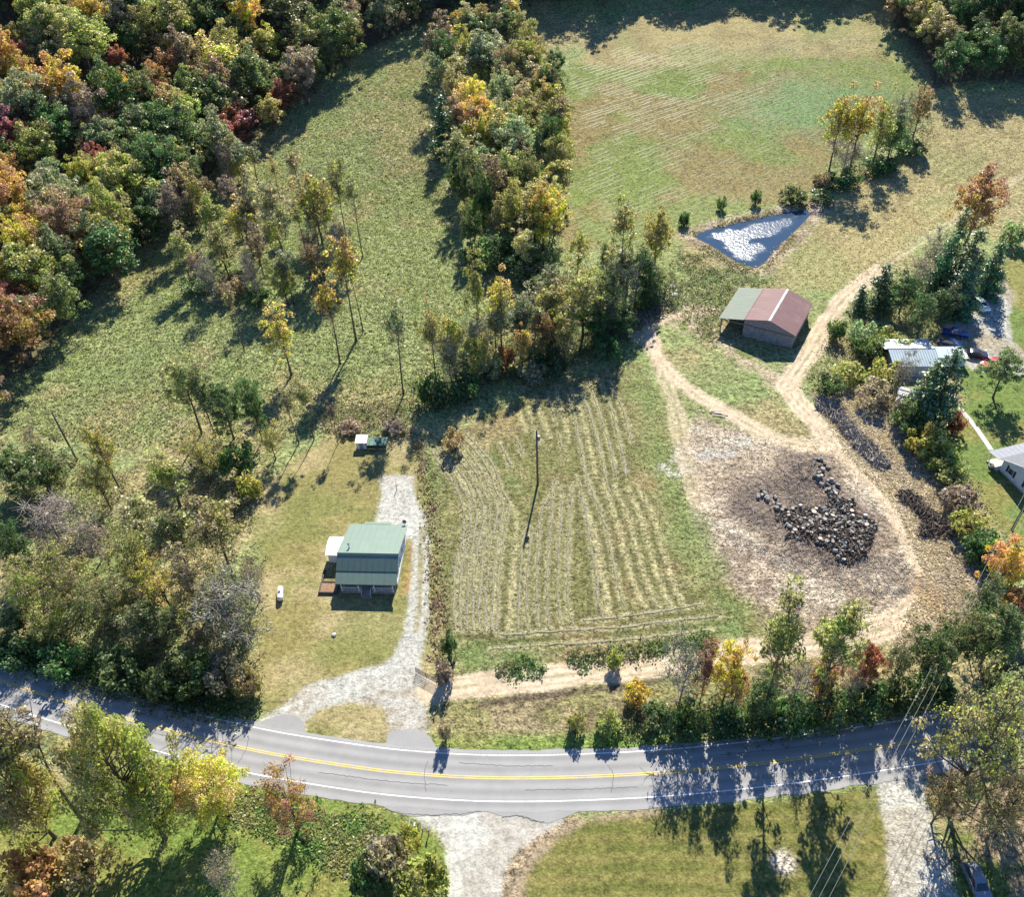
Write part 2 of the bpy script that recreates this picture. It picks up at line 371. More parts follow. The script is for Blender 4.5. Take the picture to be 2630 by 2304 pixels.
xs = np.concatenate([[-3000,-1500,-800,-500,-380,-300,-250,-220,-195,-175,-160,-152], np.arange(-146, 146.1, 0.5), [152,160,175,195,220,250,300,380,500,800,1500,3000]])
ys = np.concatenate([[-3000,-1200,-500,-200,-80,-20,10,20,26], np.arange(30, 76, 0.36), np.arange(76, 150, 0.5), np.arange(150, 215, 0.75), np.arange(215, 350, 1.1), [355,362,370,380,400,430,480,560,700,1000,1600,3000]])
GX, GY = np.meshgrid(xs, ys); X = GX.ravel(); Y = GY.ravel()
nx, ny = len(xs), len(ys)
H0 = hgt(X, Y)
n_big = fbm(X, Y, 26, 4, 3); n_mid = fbm(X, Y, 7, 4, 9); n_sm = fbm(X, Y, 2.2, 3, 15); n_fine = fbm(X, Y, 1.0, 2, 21)
C = lambda *c: np.array(c, float)
def mixc(a, b, t): return a*(1-t[:,None]) + b*t[:,None]
nz = (n_mid-0.5)*3.0 + (n_sm-0.5)*1.6
# meadow
COL = mixc(np.tile(C(.23,.265,.12), (len(X),1)), C(.29,.25,.135), sstep(.44,.54, n_big*0.75+n_mid*0.25))
COL = mixc(COL, C(.185,.235,.095), sstep(.50,.66, fbm(X,Y,13,3,33))*.7)
COL = mixc(COL, C(.15,.165,.075), sstep(.55,.72, n_sm)*0.5)
GR = np.full(len(X), 1.0)      # graininess of the fine shader detail
TUS = np.full(len(X), 0.30)    # tussock height
ZID = np.zeros(len(X), int); ZN = ['ground']
def zone(nm, colr, grain, tus, soft=0.6, wob=1.0, sd=None, ident=True):
    global COL, GR, TUS
    if sd is None: sd = sdf_poly(X, Y, Z[nm])
    wgt = sstep(-soft, soft, sd + nz*wob*0.5)
    if callable(colr): colr = colr(sd)
    COL = mixc(COL, colr, wgt); GR = GR*(1-wgt)+grain*wgt; TUS = TUS*(1-wgt)+tus*wgt
    if ident:
        if nm not in ZN: ZN.append(nm)
        ZID[wgt > 0.5] = ZN.index(nm)
    return wgt
T1 = lambda c: np.tile(c, (len(X), 1))
# forest floor under the woods
xl = np.interp(Y, FX, FXX)
fsd = np.maximum(np.maximum(xl-X-2, np.minimum(X-131, Y-258)), Y-333)
zone('forest_floor', T1(C(.10,.085,.055)), 0.9, 0.3, 3, 3, sd=fsd)
lawn_c = mixc(T1(C(.215,.19,.08)), C(.31,.26,.145), sstep(.42,.62, n_mid*.6+n_big*.4)); lawn_c = mixc(lawn_c, C(.16,.175,.06), sstep(.56,.7, fbm(X,Y,9,3,40))*.6)
zone('house_lawn', lawn_c, 0.55, 0.02, 1.0, 1.2)
hay_c = mixc(T1(C(.165,.165,.07)), C(.14,.185,.07), sstep(.48,.64, fbm(X,Y,14,3,50))); hay_c = mixc(hay_c, C(.26,.20,.11), sstep(.55,.7, fbm(X,Y,8,3,55))*.8)
hay_c = mixc(hay_c, C(.34,.29,.17), sstep(.54,.7,n_sm)*.4)
zone('hay_field', hay_c, 0.9, 0.07, 1.2, 1.5)
up_c = mixc(T1(C(.165,.205,.065)), C(.215,.175,.08), sstep(.45,.62, fbm(X,Y,18,4,60)))
ctr = at(2075, 275); dd = np.hypot((X-ctr[0])/26, (Y-ctr[1])/15)
up_c = mixc(up_c, C(.14,.23,.10), sstep(1.5,.3, dd+(n_mid-.5)*1.2)*.8)
up_c = mixc(up_c, C(.25,.235,.12), sstep(.5,.66,n_mid)*.2)
def z5(pts): return [(860+a/2.2733, 760+b/2.2733) for a, b in pts]
A = [(560,900),(680,1080),(740,1200),(755,1330),(730,1480),(700,1640),(695,1773),(700,1960)]; B = [(780,790),(930,960),(1000,1130),(1040,1200),(1030,1300),(1005,1440),(980,1640),(965,1960)]
rows = []
for t in (0, .13, .27, .4, .53, .67, .8, .92): rows.append([(a[0]*(1-t)+b[0]*t, a[1]*(1-t)+b[1]*t) for a, b in zip(A, B)])
rows += [[(1110,1330),(1085,1560),(1075,1773),(1070,1960)], [(1150,1340),(1130,1560),(1120,1773),(1130,1960)], [(1290,1070),(1220,1220),(1200,1330),(1185,1560),(1180,1773),(1195,1950)], [(1300,1090),(1275,1200),(1260,1350),(1245,1560),(1240,1773),(1250,1950)], [(1335,1110),(1315,1350),(1305,1560),(1305,1773),(1330,1930)], [(1385,1100),(1370,1350),(1360,1560),(1360,1773),(1390,1930)], [(1420,1050),(1470,1300),(1495,1460),(1520,1600),(1535,1773),(1570,1900)], [(1490,1110),(1560,1280),(1600,1430),(1650,1680),(1700,1850)],
 [(1240,560),(1270,660),(1290,750)], [(1340,560),(1400,720),(1430,850),(1480,1080),(1490,1170)], [(1430,530),(1500,720),(1540,860),(1575,1040),(1620,1180)], [(1480,500),(1550,700),(1605,880),(1645,1060)], [(1550,490),(1620,680),(1670,880),(1700,1040)], [(1610,500),(1690,690),(1735,860)], [(960,860),(1035,1010)], [(1060,830),(1100,930)], [(1310,800),(1335,900)],
 [(900,2065),(1250,2040),(1700,2010),(2200,1950)], [(960,1985),(1300,1960),(1750,1925),(2250,1870)], [(1450,1900),(1800,1860),(2150,1800)]]
extra = [[(1560+k,1080+.3*k),(1640+k,1300),(1690+k,1480),(1760+k,1700),(1830+k,1830)] for k in (0,75,150,225)] + [[(1440,1150),(1520,1400),(1560,1600),(1600,1850)], [(1180,620),(1210,720),(1260,830)], [(1130,650),(1160,760),(1200,860)], [(1080,680),(1120,790)], [(1290,560),(1340,720),(1370,850)], [(1385,545),(1450,720),(1485,860),(1530,1060)], [(1030,1210),(1060,1300),(1050,1500),(1030,1773),(1020,1950)], [(640,930),(700,1020),(800,1160)]]
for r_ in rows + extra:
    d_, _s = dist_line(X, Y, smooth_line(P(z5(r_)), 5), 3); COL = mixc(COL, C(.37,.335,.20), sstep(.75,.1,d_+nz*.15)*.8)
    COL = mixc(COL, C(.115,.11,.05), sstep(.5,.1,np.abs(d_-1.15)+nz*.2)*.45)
zone('upper_hay_field', up_c, 0.75, 0.08, 2, 3)
tan_c = mixc(T1(C(.30,.255,.13)), C(.245,.205,.105), sstep(.42,.62,n_mid)); tan_c = mixc(tan_c, C(.22,.235,.10), sstep(.5,.68,fbm(X,Y,22,3,66))*.7)
zone('tan_headland', tan_c, 0.6, 0.06, 2, 3)
dfe, _s = dist_line(X, Y, TRACKS['field_edge'], 80)
tan_c = mixc(tan_c, C(.38,.33,.19), (.5+.5*np.sin(dfe*2*math.pi/2.6+n_big*9))*.45)
zone('stubble_field', tan_c, 0.65, 0.06, 2, 3)
bank_c = mixc(T1(C(.42,.34,.28)), C(.24,.185,.14), sstep(.45,.6,n_sm)); bank_c = mixc(bank_c, C(.16,.17,.07), sstep(.54,.68,n_mid)*.6)
zone('pond_bank', bank_c, 1.0, 0.15, 2, 2.5)
by_c = mixc(T1(C(.40,.32,.245)), C(.15,.18,.065), sstep(.52,.62,n_mid*.7+n_sm*.3))
zone('barn_yard', by_c, 0.9, 0.08, 2.0, 3)
straw_c = mixc(T1(C(.46,.38,.31)), C(.26,.205,.165), sstep(.42,.62,n_sm)); straw_c = mixc(straw_c, C(.33,.27,.215), sstep(.45,.6,n_mid))
zone('straw_slope', straw_c, 1.2, 0.15, 2.0, 2.5)
lot_c = mixc(T1(C(.42,.345,.28)), C(.23,.18,.145), sstep(.46,.62,n_sm)*.85); lot_c = mixc(lot_c, C(.31,.25,.20), sstep(.48,.62,n_mid)*.5)
lot_c = mixc(lot_c, C(.47,.42,.36), sstep(.55,.68,fbm(X,Y,6,3,70))*.6)
wl = zone('dirt_lot', lot_c, 1.1, 0.08, 2.0, 3)
gs_ = sdf_poly(X, Y, P([(1600,940),(1650,935),(1700,1040),(1745,1180),(1800,1330),(1860,1460),(1800,1500),(1740,1400),(1680,1230),(1630,1060)]))
COL = mixc(COL, mixc(T1(C(.14,.20,.07)), C(.21,.22,.10), n_sm), sstep(-2.5,2.5,gs_+nz*2.2)*.85)
dk = sdf_poly(X, Y, P([(2030,1165),(2110,1180),(2140,1220),(2170,1270),(2250,1320),(2265,1370),(2235,1440),(2150,1470),(2060,1440),(1990,1370),(1900,1345),(1860,1300),(1930,1245),(2010,1220)]))
COL = mixc(COL, mixc(T1(C(.115,.088,.085)), C(.20,.155,.14), sstep(.48,.65,n_sm)), sstep(-2.2,1.5,dk+nz*1.4)*.9)
for (px, py, r) in ((1800,1165,4.5),(1900,1130,4),(1745,1205,4),(1990,1148,3),(1860,1165,3)):
    c0 = at(px, py); COL = mixc(COL, C(.47,.455,.435), sstep(r, r*.3, np.hypot((X-c0[0])*.7, Y-c0[1])+nz*1.6)*sstep(.4,.6,n_sm)*.95)
nl_c = mixc(T1(C(.125,.175,.05)), C(.19,.185,.065), sstep(.45,.62,n_mid))
zone('neighbour_lawn', nl_c, 0.6, 0.02, 1.0, 1.0)
zone('neighbour_drive', mixc(T1(C(.36,.355,.34)), C(.3,.26,.21), sstep(.5,.65,n_mid)), 0.7, 0.02, .6, 1.0)
sl_c = mixc(T1(C(.135,.19,.045)), C(.20,.195,.06), sstep(.42,.62,n_mid*.5+n_big*.5))
zone('south_lawn', sl_c, 0.7, 0.04, 1.0, 1.0)
stripe = 0.5+0.5*np.sin((Y+0.04*X+(n_mid-.5)*1.6)*2*math.pi/2.3)
ml_c = mixc(T1(C(.115,.125,.035)), C(.19,.17,.062), stripe*.7+sstep(.5,.65,n_mid)*.35)
zone('mown_lawn', ml_c, 0.6, 0.02, .5, .7)
zone('right_yard', mixc(T1(C(.13,.16,.045)), C(.26,.2,.13), sstep(.45,.6,n_mid)), 0.9, 0.06, 1, 1.5)
# bare collar round the mown lawn, burnt patch
ed = sdf_poly(X, Y, P([(1280,2430),(1284,2290),(1292,2240),(1322,2190),(1370,2152),(1450,2105),(1700,2078),(1700,2090),(1520,2112),(1440,2150),(1372,2205),(1345,2260),(1335,2430)]))
COL = mixc(COL, C(.30,.23,.17), sstep(-.5,.5,ed+nz*.5)*.85)
c0 = at(2012, 2215); dp = np.hypot(X-c0[0], (Y-c0[1]))
COL = mixc(COL, C(.48,.43,.36), sstep(1.7,.9,dp+nz*.35)); GR = np.where(dp < 1.5, 1.2, GR)
# dark earth ring of the flower / ash spot
COL = mixc(COL, C(.2,.17,.09), sstep(.35,0,np.abs(dp-1.75)+nz*.1)*.6)
gv = mixc(T1(C(.39,.385,.375)), C(.30,.265,.23), sstep(.46,.64,n_mid*.6+n_sm*.4)); gv = mixc(gv, C(.43,.425,.42), sstep(.55,.65,n_sm)*.6)
zone('gravel_driveway', gv, .55, 0.02, .5, .9)
zone('gravel_lane', mixc(T1(C(.43,.425,.415)), C(.36,.335,.315), sstep(.5,.66,n_mid)), 0.4, 0.02, .35, .5)
zone('gravel_side_drive', mixc(T1(C(.40,.39,.375)), C(.32,.28,.24), sstep(.54,.68,n_mid)*.7), 0.7, 0.02, .6, 1.0)
zone('gravel_pull_off', mixc(T1(C(.39,.38,.365)), C(.29,.24,.195), sstep(.5,.62,n_mid)), 0.7, 0.02, .6, 1.0)
# driveway ruts: grass strip between the wheels
ds, _ = dist_line(X, Y, stroke_px([(1083,1360),(1080,1450),(1077,1540),(1070,1620)]))
COL = mixc(COL, C(.22,.20,.10), sstep(.5,.15,ds+nz*.18)*.85)
rust = sdf_poly(X, Y, P([(1050,1390),(1062,1400),(1056,1500),(1044,1530),(1030,1530),(1045,1450)]))
COL = mixc(COL, C(.30,.17,.07), sstep(-.5,.6,rust+nz*.5)*.7)
bk = sdf_poly(X, Y, P([(1150,1800),(1400,1775),(1800,1735),(2050,1705),(2050,1780),(1800,1835),(1600,1870),(1400,1890),(1160,1895)]))
COL = mixc(COL, mixc(mixc(T1(C(.27,.22,.135)), C(.15,.12,.075), sstep(.48,.62,n_sm)), C(.19,.19,.075), sstep(.48,.62,n_mid)*.7), sstep(-.8,.8,bk+nz*.6)*.9); TUS = np.where(bk > 0, .12, TUS)
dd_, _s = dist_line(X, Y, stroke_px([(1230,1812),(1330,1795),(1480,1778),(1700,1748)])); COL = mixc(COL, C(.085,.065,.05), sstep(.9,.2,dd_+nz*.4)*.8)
# dirt tracks with ruts
for nm, wdt, stren in (('lower',2.0,1),('barn',2.0,1),('field_edge',1.3,.35),('branch',1.7,1),('cut',2.0,.8),('right_of_field',1.6,.6)):
    d, s = dist_line(X, Y, TRACKS[nm])
    wt = sstep(wdt+.5, wdt-.4, d + nz*.4)*stren
    tc = mixc(T1(C(.53,.44,.345)), C(.46,.37,.285), sstep(.45,.62,n_sm))
    tc = mixc(tc, C(.22,.185,.10), sstep(.32,.0,d+(n_sm-.5))*.75)
    tc = mixc(tc, C(.30,.225,.16), sstep(.3,.05,np.abs(d-1.25)+(n_sm-.5)*.5)*.6)
    COL = mixc(COL, tc, wt); GR = GR*(1-wt)+.3*wt; TUS = TUS*(1-wt)+.02*wt
    if stren > .7:
        if 'dirt_track' not in ZN: ZN.append('dirt_track')
        ZID[wt > .5] = ZN.index('dirt_track')
tp = at(2385, 1525); wt = sstep(3.2,1.0,np.hypot((X-tp[0]),(Y-tp[1])*.6)+nz*.6); COL = mixc(COL, C(.42,.285,.17), wt)
# roadside verges: green strip on the north side, weeds on the ditch
drd, srd = dist_line(X, Y, road_line, 12)
vg = sstep(7.0,4.6,drd+nz*.5)*sstep(-16,-12,X)*sstep(52,44,X)*(srd > 0)
COL = mixc(COL, mixc(T1(C(.12,.22,.04)), C(.2,.2,.07), n_mid), vg*.9)
# weedy strip above the lower track and ditch bank below it
dlt, slt = dist_line(X, Y, TRACKS['lower'])
# flatten near roads/buildings; tussocks
calm = sstep(5.0, 8.0, drd)
TUS *= calm
for (cx, cy, rr) in ((-23, 87, 9), (54, 147, 12), (80, 130, 10), (88, 98, 9)):
    TUS *= sstep(rr*.75, rr*1.1, np.hypot(X-cx, Y-cy))
und = (fbm(X, Y, 30, 3, 90)-.5)*1.0*sstep(100, 150, Y)
for (cx, cy, rr) in ((54, 147, 20), (62, 185, 26), (82, 130, 22)):
    und *= sstep(rr*.8, rr*1.4, np.hypot(X-cx, Y-cy))
ZZ = H0 + und*0.5 + TUS*((n_fine-.5)*2.0 + (n_sm-.5)*1.2)*.75
hp = at(2115, 1385); rr_ = np.hypot((X-hp[0])/8.5, (Y-hp[1])/5.5); ZZ = ZZ + .8*sstep(1.1, .2, rr_+(n_mid-.5)*.5)*(.6+.8*n_sm)
hp2 = at(2090, 1210); rr_ = np.hypot((X-hp2[0])/3.5, (Y-hp2[1])/4.5); ZZ = ZZ + .4*sstep(1.1, .2, rr_+(n_mid-.5)*.5)
# pond basin
pd = sdf_poly(X, Y, POND); COL = mixc(COL, C(.16,.13,.10), sstep(-1.2,.2,pd+nz*.3)*.8)
ZZ = np.where(pd > -3, ZZ*sstep(-1, -3, pd) - 0.9*sstep(-1.5, 2.0, pd), ZZ)
TUS = np.where(pd > -1, 0, TUS)

def ground_material():
    m, nt, out = new_mat('ground_cover')
    b = N(nt, 'ShaderNodeBsdfPrincipled'); nt.links.new(b.outputs[0], out.inputs[0])
    b.inputs['Roughness'].default_value = 0.95; b.inputs['Specular IOR Level'].default_value = 0.15
    ca = N(nt, 'ShaderNodeAttribute', attribute_name='cover'); ga = N(nt, 'ShaderNodeAttribute', attribute_name='grain')
    pos = geo_pos(nt)
    n1 = noise(nt, 1.25, 3, 0.7, pos); n2 = noise(nt, 0.35, 3, 0.6, pos); n3 = noise(nt, 3.2, 2, 0.6, pos)
    k = math_node(nt, 'ADD', math_node(nt, 'MULTIPLY', n1, 0.6), math_node(nt, 'MULTIPLY', n3, 0.4))
    # fine mottling between litter and blades
    v = ramp(nt, k, 0.38, 0.62, -0.7, 0.75)
    v = math_node(nt, 'MULTIPLY', v, ga.outputs['Fac'])
    v = math_node(nt, 'ADD', v, ramp(nt, n2, 0.3, 0.7, 0.86, 1.16))
    sc = N(nt, 'ShaderNodeVectorMath', operation='SCALE'); nt.links.new(ca.outputs['Color'], sc.inputs[0]); nt.links.new(v, sc.inputs['Scale'])
    nt.links.new(sc.outputs[0], b.inputs['Base Color'])
    bp = N(nt, 'ShaderNodeBump'); bp.inputs['Distance'].default_value = 0.6
    nt.links.new(math_node(nt, 'MULTIPLY', ga.outputs['Fac'], 0.8), bp.inputs['Strength'])
    nt.links.new(noise(nt, 1.7, 4, 0.7, pos), bp.inputs['Height']); nt.links.new(bp.outputs[0], b.inputs['Normal'])
    return m
M['ground'] = ground_material()
V = np.stack([X, Y, ZZ], 1)
ii = (np.arange(ny-1)[:,None]*nx + np.arange(nx-1)[None,:]).ravel()
FQ = np.stack([ii, ii+1, ii+1+nx, ii+nx], 1)
# vertex normals of the whole sheet, shared across the zone borders
ZG = ZZ.reshape(ny, nx); dzy, dzx = np.gradient(ZG, ys, xs)
NRM = np.stack([-dzx.ravel(), -dzy.ravel(), np.ones(len(X))], 1); NRM /= np.linalg.norm(NRM, axis=1)[:,None]
fz = ZID[FQ[:,0]]
COL = COL*np.array([.96, .96, .88])
RGBA = np.concatenate([np.clip(COL, .01, .9), np.ones((len(X),1))], 1)
LAB = {'ground':('rough clumpy meadow grass covering the valley floor','meadow'),'forest_floor':('leaf covered forest floor on the wooded slopes','forest floor'),'house_lawn':('dry yellowish lawn around the green roofed house','lawn'),'hay_field':('cut hay field with pale windrows beside the driveway','field'),'upper_hay_field':('olive hay field on the rise behind the pond','field'),'tan_headland':('tan mown strip along the top of the upper field','field'),'stubble_field':('tan stubble field right of the pond','field'),'pond_bank':('bare muddy bank around the pond','bank'),'barn_yard':('patchy bare ground around the barn','yard'),'straw_slope':('straw littered slope right of the dirt track','slope'),'dirt_lot':('bare dirt lot around the log heap','lot'),'neighbour_lawn':('green lawn beside the blue white house','lawn'),'neighbour_drive':('gravel drive beside the parked cars at right','driveway'),'south_lawn':('bright green lawn below the road at left','lawn'),'mown_lawn':('olive lawn with mowing stripes below the road','lawn'),'right_yard':('shaded yard under the big tree at lower right','yard'),'gravel_driveway':('white gravel driveway looping to the green roofed house','driveway'),'gravel_lane':('white gravel lane joining the road by the mailboxes','lane'),'gravel_side_drive':('white gravel drive at the lower right','driveway'),'gravel_pull_off':('gravel pull off behind the big tree at right','pull off'),'dirt_track':('rutted dirt track circling past the barn and the log heap','track')}
for zi, nm in enumerate(ZN):
    fs = FQ[fz == zi]
    if len(fs) == 0: continue
    used, inv = np.unique(fs.ravel(), return_inverse=True)
    me = np_mesh(nm, V[used], inv.reshape(-1, 4), [('cover', 'POINT', RGBA[used]), ('grain', 'POINT', GR[used])], smooth=True)
    me.normals_split_custom_set_from_vertices(NRM[used].tolist())
    o = link(nm, me, M['ground']); tag(o, LAB[nm][0], LAB[nm][1], kind='structure')

# terrain look-up on the built sheet
def zat(x, y):
    x = np.asarray(x, float); y = np.asarray(y, float)
    i = np.clip(np.searchsorted(xs, x)-1, 0, nx-2); j = np.clip(np.searchsorted(ys, y)-1, 0, ny-2)
    fx = (x-xs[i])/(xs[i+1]-xs[i]); fy = (y-ys[j])/(ys[j+1]-ys[j])
    return (ZG[j,i]*(1-fx)+ZG[j,i+1]*fx)*(1-fy)+(ZG[j+1,i]*(1-fx)+ZG[j+1,i+1]*fx)*fy

# ------------------------------------------------------------------ pond water
def water_material():
    m, nt, out = new_mat('pond_water')
    b = N(nt, 'ShaderNodeBsdfPrincipled'); nt.links.new(b.outputs[0], out.inputs[0])
    b.inputs['Base Color'].default_value = (0.035, 0.06, 0.10, 1); b.inputs['IOR'].default_value = 1.33
    pos = geo_pos(nt)
    n2 = noise(nt, 0.28, 3, 0.55, pos)
    # wind-ruffled water in the middle of the pond, calmer strips along the banks
    at_ = N(nt, 'ShaderNodeAttribute', attribute_name='ruffle')
    r = math_node(nt, 'ADD', at_.outputs['Fac'], ramp(nt, n2, 0.3, 0.7, -0.35, 0.35), clamp=True)
    nt.links.new(ramp(nt, r, 0.25, 0.7, 0.03, 0.19), b.inputs['Roughness'])
    bp = N(nt, 'ShaderNodeBump'); bp.inputs['Distance'].default_value = 0.12
    nt.links.new(ramp(nt, r, 0.25, 0.7, 0.02, 0.5), bp.inputs['Strength'])
    nt.links.new(noise(nt, 1.8, 2, 0.5, pos), bp.inputs['Height']); nt.links.new(bp.outputs[0], b.inputs['Normal'])
    return m
M['water'] = water_material()
pw = smooth_line(np.vstack([POND, POND[:1]]), 4)[:-1]
pw = pw + (np.random.default_rng(2).random(pw.shape)-.5)*.5
cc = pw.mean(0); nr = 16; n = len(pw)
ks = [1.05*(1-a/nr) for a in range(nr)]
VV = np.array([(*(cc+(p-cc)*k), -0.28) for k in ks for p in pw] + [(*cc, -0.28)])
dE = sdf_poly(VV[:,0], VV[:,1], POND); cb_ = np.hypot((VV[:,0]-cc[0]-1.0)/5.0, (VV[:,1]-cc[1]+1.5)/2.2)
att = np.clip(dE/4.2, -.2, 1.0) - 0.6*sstep(1.5, .2, cb_)
quads = [(a*n+i, a*n+(i+1) % n, (a+1)*n+(i+1) % n, (a+1)*n+i) for a in range(nr-1) for i in range(n)]
tris = [((nr-1)*n+i, (nr-1)*n+(i+1) % n, nr*n) for i in range(n)]
me = bpy.data.meshes.new('pond'); me.from_pydata([tuple(map(float, v)) for v in VV], [], quads+tris)
aa = me.attributes.new('ruffle', 'FLOAT', 'POINT'); aa.data.foreach_set('value', np.array(att, np.float32)); me.update()
if me.polygons[0].normal.z < 0: me.flip_normals()
tag(link('pond', me, M['water']), 'small triangular farm pond glittering in the sun', 'pond', kind='structure')

# ------------------------------------------------------------------ road
def asphalt():
    m, nt, out = new_mat('asphalt')
    b = N(nt, 'ShaderNodeBsdfPrincipled'); nt.links.new(b.outputs[0], out.inputs[0]); b.inputs['Roughness'].default_value = 0.9
    b.inputs['Specular IOR Level'].default_value = 0.25
    la = N(nt, 'ShaderNodeAttribute', attribute_name='lane').outputs['Fac']; pos = geo_pos(nt)
    n1 = noise(nt, 6, 3, 0.7, pos); n2 = noise(nt, 0.3, 6, 0.7, pos)
    # polished wheel paths and the darker strip between them
    wv = math_node(nt, 'SINE', math_node(nt, 'MULTIPLY', la, 2*math.pi/1.5))
    v = math_node(nt, 'ADD', math_node(nt, 'MULTIPLY', wv, 0.03), math_node(nt, 'MULTIPLY', math_node(nt, 'SUBTRACT', n1, 0.5), 0.07))
    v = math_node(nt, 'ADD', v, ramp(nt, n2, 0.3, 0.7, 0.245, 0.29))
    cb = N(nt, 'ShaderNodeCombineColor'); 
    for i, k in enumerate((1.01, 1.0, 0.98)): nt.links.new(math_node(nt, 'MULTIPLY', v, k), cb.inputs[i])
    nt.links.new(cb.outputs[0], b.inputs['Base Color'])
    return m
M['asphalt'] = asphalt()
def ribbon(line, off_pairs, z, jit=0.0, seed=1):
    """offset rows along a line: returns verts and quads"""
    L = np.asarray(line)[:, :2]; t = np.gradient(L, axis=0); t /= np.linalg.norm(t, axis=1)[:,None]
    nn = np.stack([-t[:,1], t[:,0]], 1); rows = []
    for k, o in enumerate(off_pairs):
        oo = np.full(len(L), o, float) if np.isscalar(o) else np.asarray(o)
        if jit and k in (0, len(off_pairs)-1):
            s_ = np.cumsum(np.r_[0, np.linalg.norm(np.diff(L, axis=0), axis=1)])
            oo = oo + (fbm(s_, s_*0+seed*7, 2.0, 3, 30+seed)-.5)*2*jit
        q = L + nn*oo[:,None]; rows.append(np.c_[q, np.full(len(L), z)])
    n = len(L); V_ = np.concatenate(rows)
    F_ = np.concatenate([np.stack([k*n+np.arange(n-1), k*n+np.arange(1, n), (k+1)*n+np.arange(1, n), (k+1)*n+np.arange(n-1)], 1) for k in range(len(rows)-1)])
    return V_, F_
def resample(line, step):
    L = np.asarray(line); s = np.r_[0, np.cumsum(np.linalg.norm(np.diff(L, axis=0), axis=1))]
    q = np.arange(0, s[-1], step); return np.stack([np.interp(q, s, L[:,i]) for i in range(L.shape[1])], 1)
rl = resample(road_line, 0.6)
offs = [-4.45, -3.9, -3.0, -2.2, -1.4, -.7, 0, .7, 1.4, 2.2, 3.0, 3.75]
# the north-west lane widens a little into the aprons
V_, F_ = ribbon(rl, offs, 0.03, 0.3)
lane = np.concatenate([np.full(len(rl), o, np.float32) for o in offs])
road = link('road', np_mesh('road', V_, F_[:, ::-1], [('lane', 'POINT', lane)]), M['asphalt'])
# make sure the faces look up
road.data.flip_normals() if road.data.polygons[0].normal.z < 0 else None
tag(road, 'two lane grey asphalt road curving across the foreground', 'road', kind='structure')
def line_mesh(name, o0, o1, mat, z=0.036, seg=None):
    v, f = ribbon(rl, [o0, o1], z)
    if seg is not None: f = f[seg]
    ob = link(name, np_mesh(name, v, f), mat, road)
    if ob.data.polygons[0].normal.z < 0: ob.data.flip_normals()
    return ob
line_mesh('edge_line', 2.98, 3.12, M['line_white']); line_mesh('edge_line', -3.12, -2.98, M['line_white'])
line_mesh('centre_line', .07, .19, M['line_yellow']); line_mesh('centre_line', -.19, -.07, M['line_yellow'])
rl2 = resample(road_line, 0.15)
def rumble(o0, o1):
    v, f = ribbon(rl2, [o0, o1], 0.0365)
    f = f[np.arange(len(f)) % 3 == 0]
    u, inv = np.unique(f.ravel(), return_inverse=True)
    o = link('rumble_strip', np_mesh('rumble_strip', v[u], inv.reshape(-1, 4)), M['tar_groove'], road); o['kind'] = 'stuff'
M['tar_groove'] = simple('tar_groove', (.245,.245,.245), .9, var=.15, obj_space=False)
rumble(3.17, 3.36); rumble(-3.36, -3.17); rumble(-.05, .05)
# asphalt aprons where the drives join, with a tarred ragged edge
def apron(name, pts, lab):
    p = smooth_line(np.vstack([P(pts), P(pts)[:1]]), 4)[:-1]
    me = bpy.data.meshes.new(name); me.from_pydata([(*q, 0.024) for q in p], [], [tuple(range(len(p)))]); me.update()
    if me.polygons[0].normal.z < 0: me.flip_normals()
    a = me.attributes.new('lane', 'FLOAT', 'POINT')
    o = link(name, me, M['asphalt']); tag(o, lab, 'apron', kind='structure')
apron('asphalt_apron', [(960,2060),(1010,2085),(1060,2098),(1120,2094),(1190,2096),(1240,2084),(1300,2100),(1340,2096),(1400,2115),(1440,2105),(1500,2078),(1520,2060)], 'worn asphalt apron where the white lane meets the road')
apron('asphalt_apron', [(990,1925),(1000,1885),(1040,1875),(1090,1882),(1120,1920),(1110,1935)], 'grey apron at the foot of the gravel driveway')
apron('asphalt_apron', [(640,1870),(680,1850),(740,1835),(775,1850),(785,1880),(800,1898),(700,1890)], 'grey apron at the left end of the driveway loop')
def crack(pts):
    L = resample(smooth_line(P(pts), 5), 0.25); nn = len(L)
    L = L + (np.random.default_rng(3).random((nn, 2))-.5)*.16
    v, f = ribbon(L, [-.035, .035], 0.041)
    o = link('tar_crack', np_mesh('tar_crack', v, f), M['tar'], road)
    if o.data.polygons[0].normal.z < 0: o.data.flip_normals()
for c_ in ([(300,1855),(420,1890),(560,1925)], [(820,1985),(1000,2008),(1150,2018)], [(1350,2030),(1500,2028),(1640,2022)], [(1180,1960),(1300,1968),(1420,1968)], [(1560,1965),(1575,1990),(1570,2040)], [(640,1895),(630,1930),(610,1965)], [(1850,1940),(1990,1927),(2120,1910)], [(1100,1955),(1090,1985),(1095,2040)]): crack(c_)
crack([(990,2078),(1030,2090),(1070,2093),(1110,2095),(1150,2092),(1190,2092),(1215,2086),(1235,2085)]); crack([(1290,2100),(1320,2096),(1345,2100),(1375,2110),(1398,2113)])

